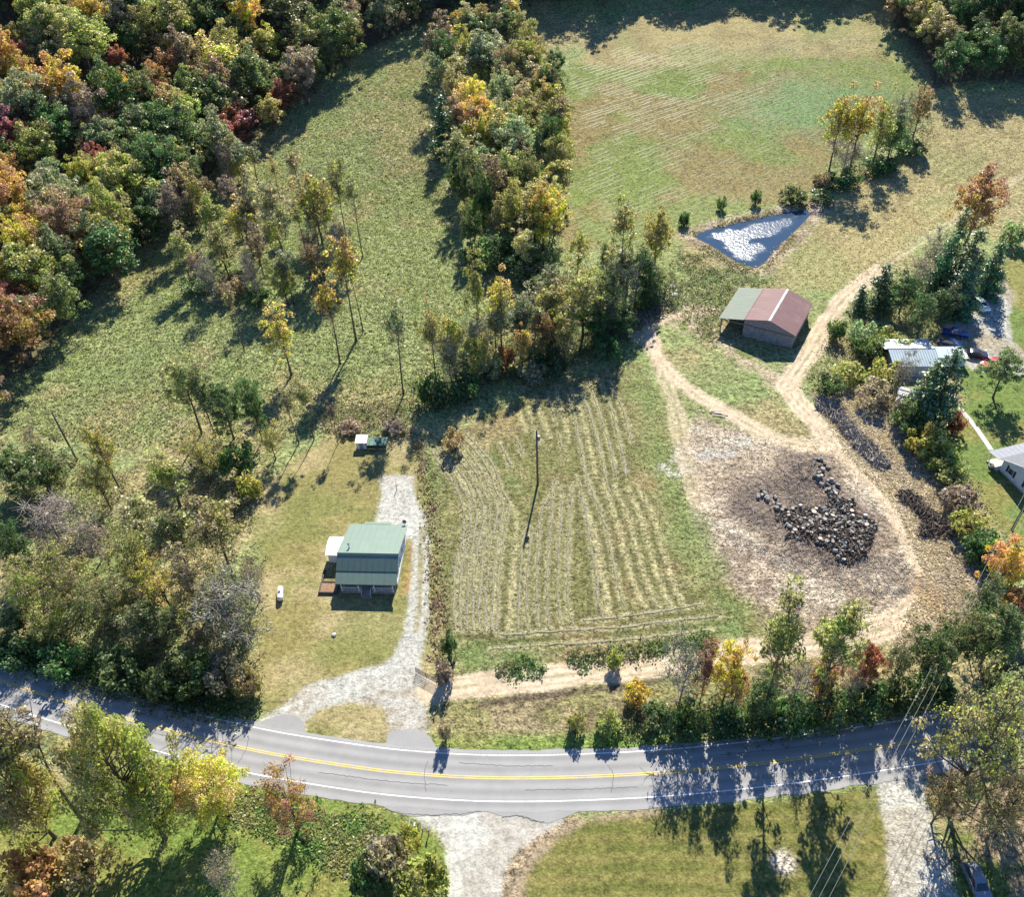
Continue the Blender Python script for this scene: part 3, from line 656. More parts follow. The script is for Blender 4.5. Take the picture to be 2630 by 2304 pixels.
# ------------------------------------------------------------------ vegetation: meshes
def unit(v): return v/np.maximum(np.linalg.norm(v, axis=-1, keepdims=True), 1e-9)
def leaf_quads(c, nrm, size, g, aspect=0.7):
    n = len(c); r = unit(g.normal(size=(n, 3))); t = unit(np.cross(nrm, r)); b = np.cross(nrm, t)
    s = (size*(0.4+1.25*g.random(n)**1.6))[:,None]
    # slightly folded diamond-shaped sprays
    V_ = np.stack([c - t*s*.5, c - b*s*.5*aspect + nrm*s*.12, c + t*s*.5, c + b*s*.5*aspect + nrm*s*.12], 1).reshape(-1, 3)
    F_ = np.arange(4*n).reshape(-1, 4); return V_, F_
def leaf_mesh(name, V_, F_, g, lv=None):
    n = len(F_); lv = g.random(n) if lv is None else np.clip(lv, 0, 1)
    # colour varies leaf by leaf and, more slowly, branch by branch
    c = np.asarray(V_)[F_].mean(1); lw = np.clip(0.5+2.2*(fbm(c[:,0]+c[:,2]*.7+50, c[:,1]+c[:,2]*.4+50, 2.2, 2, 77)-.5)+(g.random(n)-.5)*.5, 0, 1)
    return np_mesh(name, V_, F_, [('lv', 'FACE', lv), ('lw', 'FACE', lw)])
def wood_mesh(name, trunk, limbs, twigs=()):
    mb = MB(); mb.tube(trunk[0], trunk[1], 7)
    for p, r in limbs: mb.tube(p, r, 5, cap=False)
    for p, r in twigs: mb.tube(p, r, 3, cap=False)
    me = bpy.data.meshes.new(name); me.from_pydata(mb.v, [], mb.f); me.polygons.foreach_set('use_smooth', [True]*len(me.polygons)); me.update(); return me
def make_broad(seed, Ht=12.0, rx=4.2, z0=3.0, nclump=70, nleaf=6500, leaf=.42, clump=(.9, 1.5), trunk_r=.26, bare=0.0, lean=.5, fill=.55, top=1.0, twigs=0, flat=0.0):
    g = np.random.default_rng(seed)
    zc = (Ht+z0)/2; rz = (Ht-z0)/2
    cl = []
    while len(cl) < nclump:
        v = unit(g.normal(size=3)); r = fill + (1-fill)*g.random()**.6
        p = v*r*(.58+.85*float(vnoise(np.array([2.2*v[0]+9+seed]), np.array([2.2*v[1]+3*v[2]+9]), 5)[0]))
        if p[2] < -0.25 and g.random() < 0.55: continue
        wx = 1.0 if p[2] < 0 else (1-flat*p[2])*(1+0*top)
        cl.append((p[0]*rx*wx*(.85+.3*g.random()), p[1]*rx*wx*(.85+.3*g.random()), zc+p[2]*rz))
    cl = np.array(cl); cr = clump[0]+(clump[1]-clump[0])*g.random(nclump)
    axis = unit(np.array([g.normal()*.2, g.normal()*.2, 1]))
    lx, ly = g.normal()*lean*.5, g.normal()*lean*.5
    def tr(z): t = z/Ht; return np.array([lx*t*t+.12*math.sin(5*t+seed), ly*t*t+.12*math.cos(4*t+seed), z])
    zs = np.linspace(-.3, Ht*.9, 8); trunk = ([tr(z) for z in zs], [trunk_r*(1.25 if i == 0 else 1)*(1-.88*i/7) for i in range(8)])
    limbs = []; tw = []
    for k in range(nclump):
        c = cl[k]; hd = math.hypot(c[0], c[1]); zb = max(z0*.55, min(c[2]-hd*.75, Ht*.85)); b = tr(zb)
        if k % 2 and nclump > 64: continue
        mid = (b+c)/2 + np.array([g.normal()*.2, g.normal()*.2, -.12*hd])
        r0 = trunk_r*.42*(1-zb/Ht*.6)
        limbs.append(([b, mid, c], [r0, r0*.6, r0*.22]))
    for k in range(int(twigs)):
        c = cl[g.integers(nclump)]; e = c + unit(g.normal(size=3)+np.array([0, 0, .35]))*(.8+.9*g.random()); m = (c+e)/2+g.normal(size=3)*.12
        tw.append(([c, m, e], [.035, .022, .01]))
    # leaves on the outside of the clumps, hung on the whole crown
    n = int(nleaf*(1-bare)); k = g.integers(nclump, size=n); v = unit(g.normal(size=(n, 3))+np.array([0, 0, .35]))
    rr = cr[k]*(.55+.5*g.random(n)); c = cl[k]+v*rr[:,None]*np.array([1, 1, .8])
    nrm = unit(v + g.normal(size=(n, 3))*.75 + np.array([0, 0, .3]))
    V_, F_ = leaf_quads(c, nrm, leaf, g)
    clv = g.random(nclump)
    return leaf_mesh('crown', V_, F_, g, .3*clv[k]+.7*g.random(n)), wood_mesh('trunk', trunk, limbs, tw), Ht, 2*rx*1.12
def make_shrub(seed, Ht=2.6, rx=1.7, nleaf=1800, leaf=.26, nclump=22):
    g = np.random.default_rng(seed); cl = []
    for i in range(nclump):
        a = g.random()*2*math.pi; r = math.sqrt(g.random())*rx*.85; z = (.25+.62*g.random())*Ht*(1-.45*(r/rx)**2); cl.append((r*math.cos(a), r*math.sin(a), z))
    cl = np.array(cl); cr = .38+.32*g.random(nclump)
    n = nleaf; k = g.integers(nclump, size=n); v = unit(g.normal(size=(n, 3))+np.array([0, 0, .3])); c = cl[k]+v*(cr[k]*(.5+.6*g.random(n)))[:,None]
    c[:,2] = np.maximum(c[:,2], .05)
    V_, F_ = leaf_quads(c, unit(v+g.normal(size=(n, 3))*.7), leaf, g)
    limbs = [([np.array([.1*math.cos(i), .1*math.sin(i), -.1]), cl[i]*np.array([.5, .5, .6]), cl[i]], [.045, .03, .012]) for i in range(nclump)]
    return leaf_mesh('foliage', V_, F_, g), wood_mesh('stem', ([(0, 0, -.1), (0, 0, .3)], [.06, .04]), limbs), Ht, 2*rx
def make_conifer(seed, Ht=10.0, rx=2.6, nleaf=6000, leaf=.36):
    g = np.random.default_rng(seed); n = nleaf
    nb = 95; zb = np.sort(.6+(Ht-.8)*g.random(nb)**1.15); ang = g.random(nb)*2*math.pi
    Lb = rx*(1-(zb/Ht))**.75*(.75+.5*g.random(nb))+.18
    limbs = []; tips = np.stack([Lb*np.cos(ang), Lb*np.sin(ang), zb-.12*Lb+.25*g.normal(size=nb)*.4], 1); base = np.stack([0*ang, 0*ang, zb+.1*Lb], 1)
    for i in range(0, nb, 2): limbs.append(([base[i], (base[i]+tips[i])/2+np.array([0, 0, .1]), tips[i]], [.05, .035, .012]))
    pk = Lb/Lb.sum(); k = g.choice(nb, n, p=pk); t = g.random(n)**.6
    c = base[k]*(1-t)[:,None]+tips[k]*t[:,None] + g.normal(size=(n, 3))*np.array([.32, .32, .2])*(.35+.65*t)[:,None]
    nrm = unit(g.normal(size=(n, 3))*.6+np.array([0, 0, 1])+unit(tips[k]-base[k])*.5)
    V_, F_ = leaf_quads(c, nrm, leaf, g, .5)
    return leaf_mesh('crown', V_, F_, g), wood_mesh('trunk', ([(0, 0, -.3), (0, 0, Ht*.5), (0, 0, Ht*.97)], [.2, .12, .02]), limbs), Ht, 2*rx
def scatter_poly(poly_px, n, seed, world=False):
    g = np.random.default_rng(seed); poly = np.asarray(poly_px) if world else P(poly_px)
    out = np.zeros((0, 2))
    lo, hi = poly.min(0), poly.max(0)
    while len(out) < n:
        q = lo+(hi-lo)*g.random((4*n, 2)); s = sdf_poly(q[:,0], q[:,1], poly) ; out = np.vstack([out, q[s > 0]])
    return out[:n]
KIND = {}
KIND['broad'] = [make_broad(100+i, 12+.6*(i % 3), 4.0+.25*(i % 4), 2.2, 80+7*i, 10500, .31, (.4, 1.2), fill=.3, twigs=60) for i in range(9)]
KIND['tall'] = [make_broad(200+i, 14, 2.7, 3.8, 60, 3600, .28, (.45, .95), .19, lean=1.3, fill=.2, twigs=260) for i in range(5)]
KIND['thin'] = [make_broad(300+i, 14, 2.0, 6.2, 38, 1900, .25, (.35, .75), .15, lean=2.0, fill=.15, twigs=220) for i in range(5)]
KIND['bare'] = [make_broad(400+i, 9, 2.9, 1.2, 46, 850, .22, (.5, .9), .13, lean=.8, fill=.3, twigs=420) for i in range(4)]
KIND['big'] = [make_broad(500+i, 12, 5.0, 1.8, 150, 24000, .27, (.8, 1.3), .32, fill=.5, twigs=200) for i in range(3)]
KIND['open'] = [make_broad(600+i, 12, 4.6, 1.5, 90, 6500, .24, (.6, 1.05), .25, fill=.35, twigs=700) for i in range(3)]
KIND['shrub'] = [make_shrub(700+i, 2.4+.2*i, 1.6+.1*i, 2000, .25) for i in range(5)]
KIND['cedar'] = [make_conifer(800+i, 10, 2.5+.2*i) for i in range(3)]
K_DONE = {}
PAL = {'dark': (0.093, 0.149, 0.056), 'green': (0.149, 0.189, 0.065), 'mid': (0.18, 0.215, 0.085), 'grey': (0.259, 0.286, 0.18), 'olive': (0.328, 0.305, 0.103), 'yg': (0.33, 0.309, 0.08), 'yellow': (0.52, 0.43, 0.085), 'gold': (0.52, 0.34, 0.06), 'orange': (0.46, 0.23, 0.075), 'rust': (0.33, 0.16, 0.075), 'red': (0.32, 0.07, 0.06), 'pink': (0.36, 0.1, 0.11), 'brown': (0.31, 0.218, 0.144), 'mauve': (0.282, 0.218, 0.213), 'pale': (0.4, 0.37, 0.2)}
CWORD = {'dark': 'dark green', 'green': 'green', 'mid': 'mid green', 'grey': 'grey green', 'olive': 'olive', 'yg': 'yellow green', 'yellow': 'yellow', 'gold': 'golden', 'orange': 'orange', 'rust': 'rust coloured', 'red': 'red', 'pink': 'pinkish red', 'brown': 'brown', 'mauve': 'mauve brown', 'pale': 'pale straw'}
def jit_col(c, g=rnd, a=.18):
    s = 1+g.uniform(-a, a); return tuple(max(.01, v*s*(1+g.uniform(-.1, .1))) for v in c)
TREES = []
def put_tree(name, kind, base, height, width, colr, label, group=None, cat='tree'):
    lib = KIND[kind]; me_c, me_w, h0, w0 = lib[rnd.randrange(len(lib))]
    k = height/h0; kx = width/w0
    if kind not in ('shrub',): kx = min(max(kx, k*.45), k*1.9)
    e = empty(name, base, rnd.uniform(0, 6.28), label, cat, group); e.scale = (kx, kx, k)
    if kind == 'shrub': cn, wn = 'foliage', 'stem'
    else: cn, wn = 'crown', 'trunk'
    pc = PAL[colr]; pc = (pc[0], pc[1], pc[2]*.85)
    c = link(cn, me_c, M['needle'] if kind == 'cedar' else M['leaf'], e); c.color = (*jit_col(pc), 1)
    link(wn, me_w, M['pale_bark'] if kind == 'bare' else M['bark'], e)
    TREES.append((base, width)); return e
def tree_px(cx, top, base, wpx, kind, colr, label, name=None, group=None, cat='tree'):
    """crown centre column, top row, base row, crown width, all measured on the photograph -> a tree standing on the terrain"""
    base = base - {'shrub': .22, 'broad': .25, 'big': .30, 'open': .28, 'bare': .25}.get(kind, 0.0)*min(wpx, base-top)
    bx = cx
    for _ in range(3):
        b = at(bx, base); b[2] = float(zat(b[0], b[1])); lo, hi = .5, 45.
        for _ in range(18):
            m = (lo+hi)/2
            if proj(b+np.array([0, 0, m]))[1] > top: lo = m
            else: hi = m
        bx -= proj(b+np.array([0, 0, m*.7]))[0]-cx
    wid = (1.0 if kind in ('big', 'open') else 1.18)*wpx*proj(b+np.array([0, 0, m*.6]))[2]/FPX
    nm = name or {'shrub': 'shrub', 'cedar': 'cedar_tree', 'bare': 'bare_tree'}.get(kind, 'deciduous_tree')
    return put_tree(nm, kind, b, m, wid, colr, label, group, 'shrub' if kind == 'shrub' and cat == 'tree' else cat)

# ------------------------------------------------------------------ vegetation: where it stands
def forest(name, spots, zone_word, group, hrange, pick, kinds=('broad',)*9+('tall',), wr=(.58, .92)):
    data = []
    for (x, y) in spots:
        z = float(zat(x, y)); ht = rnd.uniform(*hrange); ck = pick(x, y); ht *= .68 if ck in ('red', 'pink') else 1.0; data.append((x, y, z, ht, ck, proj((x, y, z+ht*.7))))
    yq = sorted(d[5][1] for d in data); hm = sorted(d[3] for d in data)[len(data)//2]; used = {}
    recs = []
    for (x, y, z, ht, colr, q) in data:
        near = min((d for d in data if (d[0], d[1]) != (x, y)), key=lambda d: (d[0]-x)**2+(d[1]-y)**2)
        k = yq.index(q[1])*3//len(yq); side = 'left of' if q[0] < near[5][0] else 'right of'
        lab = '%s %s tree %s a %s one, %s in %s' % ('tall' if ht > hm else 'lower', CWORD[colr], side, CWORD[near[4]], ('high', 'midway', 'low')[k], zone_word)
        recs.append([lab, q[0], (x, y, z), ht, colr])
    for r_ in recs:
        same = sorted(o[1] for o in recs if o[0] == r_[0]); lab = r_[0]
        if len(same) > 1: k = same.index(r_[1]); lab = (('leftmost' if k == 0 else 'rightmost') if k in (0, len(same)-1) else ('middle' if len(same) == 3 else ('inner left', 'inner right')[min(k-1, 1)]))+' '+lab
        put_tree(name, rnd.choice(kinds), r_[2], r_[3], r_[3]*rnd.uniform(*wr), r_[4], lab, group)
# middle grove between the two upper meadows
G = 'trees of the middle grove'
for a in [
 (1183,20,150,62,'broad','orange','orange tree at the upper tip of the middle grove'),
 (1290,5,165,90,'broad','mid','tallest green tree at the top of the middle grove'),
 (1235,85,250,95,'broad','grey','grey green tree below the orange one in the middle grove'),
 (1400,150,320,80,'broad','yg','yellow green tree on the upper right edge of the middle grove'),
 (1302,105,265,60,'broad','brown','brownish tree in the upper heart of the middle grove'),
 (1355,95,250,65,'broad','yg','yellowish tree beside the brown one high in the middle grove'),
 (1425,112,230,50,'broad','dark','dark tree at the upper right corner of the middle grove'),
 (1118,112,290,60,'tall','grey','thin grey tree on the upper left edge of the middle grove'),
 (1208,190,350,70,'broad','yellow','yellow tree on the left flank of the middle grove'),
 (1135,245,395,65,'cedar','dark','dark cedar standing out on the left edge of the middle grove'),
 (1225,236,410,95,'broad','gold','golden tree above the brown ones on the grove left side'),
 (1330,258,420,95,'broad','olive','olive brown tree in the centre of the middle grove'),
 (1290,180,340,70,'broad','grey','grey green tree in the shade of the upper grove'),
 (1322,297,480,105,'broad','grey','pale silvery green tree in the centre of the middle grove'),
 (1415,285,480,60,'broad','dark','dark tree on the right edge of the middle grove'),
 (1440,230,400,50,'tall','brown','thin brown tree on the right edge of the middle grove'),
 (1212,365,520,75,'tall','olive','olive tree low on the left side of the grove'),
 (1180,390,575,65,'broad','dark','dark tree on the lower left edge of the grove'),
 (1265,400,570,75,'tall','brown','brown half bare tree in the lower grove'),
 (1315,470,640,60,'tall','yg','slim yellow green tree beside the golden one at the grove foot'),
 (1395,478,670,100,'broad','gold','golden orange tree at the lower right tip of the grove'),
 (1388,420,540,50,'tall','yellow','small yellow tree above the golden one in the grove'),
 (1205,530,670,55,'broad','dark','dark leafy tree at the lower left foot of the grove'),
 (1240,440,620,60,'broad','dark','dark tree behind the brown half bare one'),
 (1350,390,560,70,'broad','mid','green tree at the right of the lower grove'),
]: tree_px(*a, group=G)
gf = np.random.default_rng(77); gpoly = P([(1100,200),(1180,110),(1300,80),(1440,180),(1450,330),(1450,480),(1420,640),(1330,720),(1230,690),(1190,560),(1160,420),(1110,330)])
forest('deciduous_tree', [tuple(p) for p in scatter_poly(gpoly, 85, 78, True)], 'middle grove', G, (11, 16), lambda x, y: rnd.choices(['grey','dark','green','olive','brown','mauve','yg','pale','yellow'], [5,2,2,6,3,2,5,5,2])[0], ('broad','tall'), (.45, .68))
for a in [(1290,600,715,110,'shrub','dark','large dark bush at the foot of the middle grove'),(1370,672,740,110,'shrub','mid','green bush below the golden tree of the grove'),(1230,620,700,80,'shrub','dark','dark bush at the left foot of the grove'),(1400,640,700,70,'shrub','green','bush on the right foot of the grove')]: tree_px(*a)
# slender trees standing in the left meadow
G = 'slender trees in the left meadow'
for a in [
 (617,392,480,62,'broad','yg','rounded yellow green tree at the top of the left meadow trees'),
 (462,405,580,60,'tall','brown','brown tree against the forest edge above the left meadow'),
 (500,430,610,60,'tall','olive','olive tree next to the brown one by the forest edge'),
 (548,490,660,70,'tall','yg','yellow green tree left of the tall trunks in the meadow'),
 (440,450,640,60,'tall','mauve','mauve bare topped tree beside the forest edge'),
 (640,440,640,65,'tall','pale','pale straw tree below the rounded yellow one'),
 (700,455,713,75,'thin','pale','tall pale tree with a bare leaning trunk in the meadow'),
 (800,418,670,90,'tall','yg','broad topped yellow green tree in the middle of the meadow'),
 (868,398,670,50,'thin','yg','tall thin tree at the right of the meadow group'),
 (905,440,660,45,'thin','pale','rightmost thin tree with a long bare trunk'),
 (610,515,670,60,'tall','yellow','yellow tree in the thick of the meadow group'),
 (560,570,720,70,'tall','olive','olive tree low in the meadow group'),
 (700,555,740,45,'thin','yellow','small yellow crown on a long thin trunk'),
 (880,585,874,75,'thin','gold','golden crown high over crossing trunks'),
 (905,620,850,45,'thin','yellow','thin yellow tree beside the golden crown'),
 (838,680,935,68,'thin','gold','golden tree leaning over its dark shadow streaks'),
 (717,800,965,85,'tall','yellow','yellow tree standing alone below the meadow group'),
 (720,672,800,70,'broad','yg','round yellow green small tree in the meadow'),
 (590,720,900,45,'thin','brown','thin bare stemmed tree on the left of the meadow'),
 (1010,738,1015,65,'thin','pale','lone thin straw coloured tree right of the shadow streaks'),
 (850,1020,1140,25,'thin','mauve','bare thin sapling behind the sheds'),
 (520,640,800,60,'bare','mauve','bare grey tree at the lower left of the meadow group'),
 (640,650,800,60,'bare','brown','bare brown tree amid the meadow trunks'),
]: tree_px(*a, group=G)
for a in [(500,690,760,80,'shrub','grey','grey brush at the left foot of the meadow trees'),(580,700,775,70,'shrub','brown','brown brush under the meadow trees'),(820,640,720,70,'shrub','dark','dark bush under the broad topped meadow tree'),(660,730,790,60,'shrub','dark','dark low bush among the thin trunks')]: tree_px(*a)
forest('deciduous_tree', [tuple(p) for p in scatter_poly([(430,600),(520,500),(640,440),(780,480),(920,600),(910,720),(760,800),(600,790),(480,740)], 48, 79)], 'left meadow group', G, (10, 16), lambda x, y: rnd.choices(['pale','yg','olive','brown','mauve','grey'], [4,3,4,3,3,2])[0], ('thin','thin','thin','bare','tall'), (.3, .48))
# trees along the creek
G = 'trees along the creek'
for a in [
 (1600,498,800,70,'thin','olive','tallest dark stemmed tree above the creek by the pond'),
 (1690,540,720,75,'broad','yg','bright yellow green rounded tree by the pond bank'),
 (1560,600,770,50,'tall','mid','green slim tree left of the tallest creek tree'),
 (1485,580,740,55,'tall','yg','yellow green tree at the upper end of the creek row'),
 (1640,620,790,65,'tall','dark','dark tree below the bright yellow green one'),
 (1500,660,870,110,'tall','olive','wide olive tree in the middle of the creek row'),
 (1420,715,890,100,'tall','yg','yellowish tree right of the grove foot over the creek'),
 (1565,690,870,90,'broad','mid','leafy green tree over the rocky creek'),
 (1670,680,810,70,'broad','dark','dark tree at the creek beside the white boulders'),
 (1220,652,900,55,'tall','yg','slim yellow green tree at the left end of the creek row'),
 (1283,690,910,60,'tall','yellow','slim tree with yellow crown over the creek'),
 (1345,740,900,70,'tall','grey','grey green tree between the slim yellow ones'),
 (1160,790,985,65,'tall','yellow','bright yellow crown over the weedy creek bank'),
 (1150,835,1015,85,'bare','grey','rounded grey bare tree by the creek'),
 (1105,770,985,60,'tall','olive','olive tree at the left end of the creek bank'),
 (1225,855,980,70,'broad','yg','small bright leafy tree by the creek'),
 (1340,830,960,55,'tall','gold','golden thin tree right of the red bush'),
 (1395,800,930,60,'tall','rust','rusty thin tree over the stones'),
 (1450,790,930,70,'tall','olive','olive tree over the pale stones of the creek'),
 (1530,790,905,90,'broad','dark','dark thick tree at the lower right of the creek row'),
 (1600,790,885,70,'broad','dark','very dark tree by the track bend'),
]: tree_px(*a, group=G)
forest('deciduous_tree', [tuple(p) for p in scatter_poly([(1090,1000),(1200,900),(1330,850),(1480,800),(1600,720),(1700,690),(1690,780),(1560,880),(1400,930),(1250,980),(1130,1020)], 28, 80)], 'creek row', G, (8, 14), lambda x, y: rnd.choices(['pale','yg','olive','brown','dark','grey','mid'], [2,4,4,2,2,4,2])[0], ('thin','tall','bare','tall'), (.4, .62))
for a in [(1300,885,955,50,'shrub','red','small red bush by the creek'),(1250,905,980,75,'shrub','pale','pale leafy bush left of the red one'),(1110,960,1050,70,'shrub','dark','dark bush at the creek left end'),(1190,960,1030,80,'shrub','dark','dark brush under the grey bare tree'),(1420,900,960,90,'shrub','dark','dark brush beside the creek stones'),(1560,870,925,80,'shrub','dark','dark bush near the grassy spit'),(1370,930,985,70,'shrub','grey','grey brush in front of the creek'),(1660,740,800,60,'shrub','dark','dark bush between the creek and boulders')]: tree_px(*a)
# thicket at the left
G = 'trees of the left thicket'
for a in [
 (465,905,1115,95,'tall','olive','twin stemmed tree leaning above the left thicket'),
 (510,940,1120,60,'tall','mid','green crown beside the twin stemmed tree'),
 (570,990,1150,85,'broad','dark','dark leafy tree left of the sheds'),
 (640,970,1150,65,'broad','dark','tall dark tree nearest the house lawn corner'),
 (690,1090,1200,70,'open','yg','small bright leafy tree by the lawn corner'),
 (600,1130,1230,80,'shrub','dark','dark bush at the edge of the long tree shadows'),
 (740,990,1140,45,'thin','pale','thin pale tree near the wood edge beside the meadow'),
 (780,980,1130,45,'thin','olive','thin tree nearest the creek stones'),
 (510,1118,1270,110,'open','olive','yellow topped olive tree in the upper thicket'),
 (425,1170,1300,110,'tall','yg','yellow green tree in the upper thicket'),
 (250,1080,1270,70,'tall','yg','slim tree leaning out over the meadow left'),
 (80,1090,1220,60,'bare','orange','thin orange tinted tree by the left pole'),
 (545,1275,1480,130,'tall','olive','group of olive stems beside the lawn'),
 (440,1300,1480,110,'tall','mid','green stemmed tree in the middle thicket'),
 (340,1260,1420,110,'tall','pale','pale feathery tree in the middle thicket'),
 (240,1180,1330,80,'open','olive','olive tree below the left utility pole'),
 (90,1165,1300,160,'broad','green','broad green tree at the left edge of the thicket'),
 (20,1150,1280,100,'broad','mid','green tree cut by the left frame edge of the thicket'),
 (120,1290,1430,150,'bare','mauve','mauve brown twiggy tree in the left thicket'),
 (220,1330,1470,120,'bare','brown','brown twiggy tree in the left thicket'),
 (320,1380,1560,140,'open','yg','yellow green tree in the lower thicket'),
 (170,1420,1600,160,'open','olive','olive tree in the lower left thicket'),
 (60,1460,1620,130,'open','yg','yellow green tree by the left frame edge'),
 (400,1440,1620,120,'open','yellow','yellow tree in the lower thicket'),
 (260,1490,1650,150,'open','olive','olive tree standing over the shaded road'),
 (110,1540,1668,140,'open','yg','yellow tinged tree beside the curve sign'),
 (370,1560,1685,130,'broad','mid','green tree over the road verge'),
 (575,1475,1695,185,'bare','grey','big rounded grey green willow like bush by the lawn'),
 (560,1490,1670,180,'open','grey','grey green leafy tree beside the lawn edge'),
 (470,1420,1600,80,'tall','brown','brown stemmed tree between the yellow and the grey one'),
 (640,1430,1560,70,'bare','rust','rusty twiggy sapling at the lawn edge'),
 (15,1340,1500,90,'broad','dark','dark tree at the left frame edge'),
 (20,1570,1660,90,'broad','dark','dark tree low at the left frame edge'),
]: tree_px(*a, group=G)
for a in [(612,1262,1310,52,'shrub','mauve','purple grey bush at the lawn corner'),(630,1220,1290,60,'shrub','yg','small yellow green bush behind the purple one'),(560,1690,1780,110,'shrub','mauve','greyish bush at the foot of the grey tree'),(470,1700,1780,110,'shrub','green','green bush above the road verge'),(300,1690,1760,120,'shrub','dark','dark bush behind the curve sign'),(140,1670,1740,110,'shrub','dark','dark bush left of the curve sign'),(30,1640,1700,100,'shrub','dark','dark bush at the left end of the verge'),(630,1720,1800,70,'shrub','brown','brown bush by the lawn tip'),(400,1720,1790,80,'shrub','mid','mid green bush on the road verge')]: tree_px(*a)
# row above the road
G = 'trees of the roadside row'
for a in [
 (1765,1630,1850,130,'bare','grey','grey leafless tree in the roadside row'),
 (1815,1660,1830,55,'tall','red','red leafed slim tree beside the grey leafless one'),
 (1880,1650,1850,95,'broad','gold','golden yellow tree in the roadside row'),
 (1965,1740,1860,80,'broad','dark','dark green low tree right of the golden one'),
 (2015,1525,1855,120,'tall','olive','taller olive tree on the left of the roadside pair'),
 (2165,1525,1825,140,'tall','olive','taller olive tree on the right of the roadside pair'),
 (2120,1700,1830,80,'broad','rust','rusty orange low tree under the right roadside pair'),
 (2240,1645,1800,75,'broad','red','red orange tree right of the olive pair'),
 (2200,1700,1830,70,'bare','rust','rusty twiggy tree beside the red orange one'),
 (1900,1700,1850,50,'tall','orange','orange slim tree against the golden one'),
 (2060,1690,1850,70,'bare','mauve','bare twiggy tree between the olive pair'),
 (2320,1650,1800,90,'open','dark','dark open tree right of the red orange one'),
 (2400,1620,1800,110,'broad','dark','dark tree above the green road sign'),
 (2480,1590,1760,120,'broad','green','green tree beyond the wires above the road'),
 (2570,1570,1740,120,'broad','dark','dark tree at the right end of the roadside row'),
 (2600,1390,1560,110,'broad','gold','golden tree at the right frame edge'),
 (2625,1510,1640,90,'broad','rust','rusty tree below the golden one at the right edge'),
 (2530,1490,1640,70,'tall','mid','slim tree beside the golden one at the right'),
]: tree_px(*a, group=G)
for a in [(1640,1755,1810,60,'shrub','gold','golden bush left of the grey leafless tree'),(1560,1830,1885,55,'shrub','olive','olive bush at the left end of the roadside row'),(1480,1830,1880,40,'shrub','olive','yellowish tall weed clump above the verge'),(1690,1815,1880,75,'shrub','dark','dark bush left of the grey tree foot'),(1780,1810,1890,90,'shrub','dark','dark bush under the grey leafless tree'),(1870,1820,1885,90,'shrub','dark','dark bush under the golden tree'),(1960,1825,1885,85,'shrub','green','green bush right of the golden tree foot'),(2050,1800,1880,100,'shrub','dark','dark bush under the left tall olive tree'),(2140,1790,1870,100,'shrub','dark','dark bush under the rusty low tree'),(2230,1770,1850,100,'shrub','dark','dark bush under the red orange tree'),(2320,1760,1830,100,'shrub','dark','dark bush left of the green road sign'),(2410,1740,1810,90,'shrub','dark','dark bush at the green road sign'),(1578,1672,1720,34,'shrub','yg','small leafy bush on the lower track edge'),(1140,1690,1760,45,'shrub','mauve','bare purple shrub at the metal gate'),(1148,1620,1690,35,'shrub','dark','dark narrow shrub above the gate shrub'),(1140,1845,1905,32,'shrub','mauve','tall bare purple shrub beside the driveway mouth')]: tree_px(*a)
# foreground, below the road
for a in [
 (290,1870,2225,230,'big','yg','big yellow green tree in the lower left foreground'),
 (55,1830,2110,150,'thin','olive','open branched olive tree at the lower left edge'),
 (15,1940,2180,100,'big','yg','yellow green tree cut by the lower left frame edge'),
 (515,1972,2145,190,'big','yellow','rounded yellow tree beside the road at lower left'),
 (728,2000,2175,160,'open','orange','orange brown thin leafed tree below the road'),
 (2560,1765,2150,300,'open','olive','large half bare tree beside the car at lower right'),
 (2610,1740,2000,170,'open','grey','grey green tree behind the large half bare one'),
 (2450,1990,2150,120,'open','brown','brown leafed tree in front of the half bare one'),
 (2620,1990,2200,150,'open','brown','brown tree at the lower right frame edge'),
 (560,2195,2330,60,'bare','olive','little twiggy tree at the bottom edge'),
]: tree_px(*a)
for a in [(985,2170,2280,120,'shrub','mauve','greyish twiggy bush near the lane mouth'),(1080,2225,2330,125,'shrub','yg','round yellow green bush beside the white lane'),(1040,2135,2215,80,'shrub','yg','bright yellow green bush behind the mailboxes'),(930,2200,2300,90,'shrub','dark','dark bush left of the greyish one'),(60,2200,2330,140,'shrub','rust','rusty weeds under the lower left trees'),(190,2160,2250,140,'shrub','brown','brown weeds under the big yellow green tree')]: tree_px(*a)
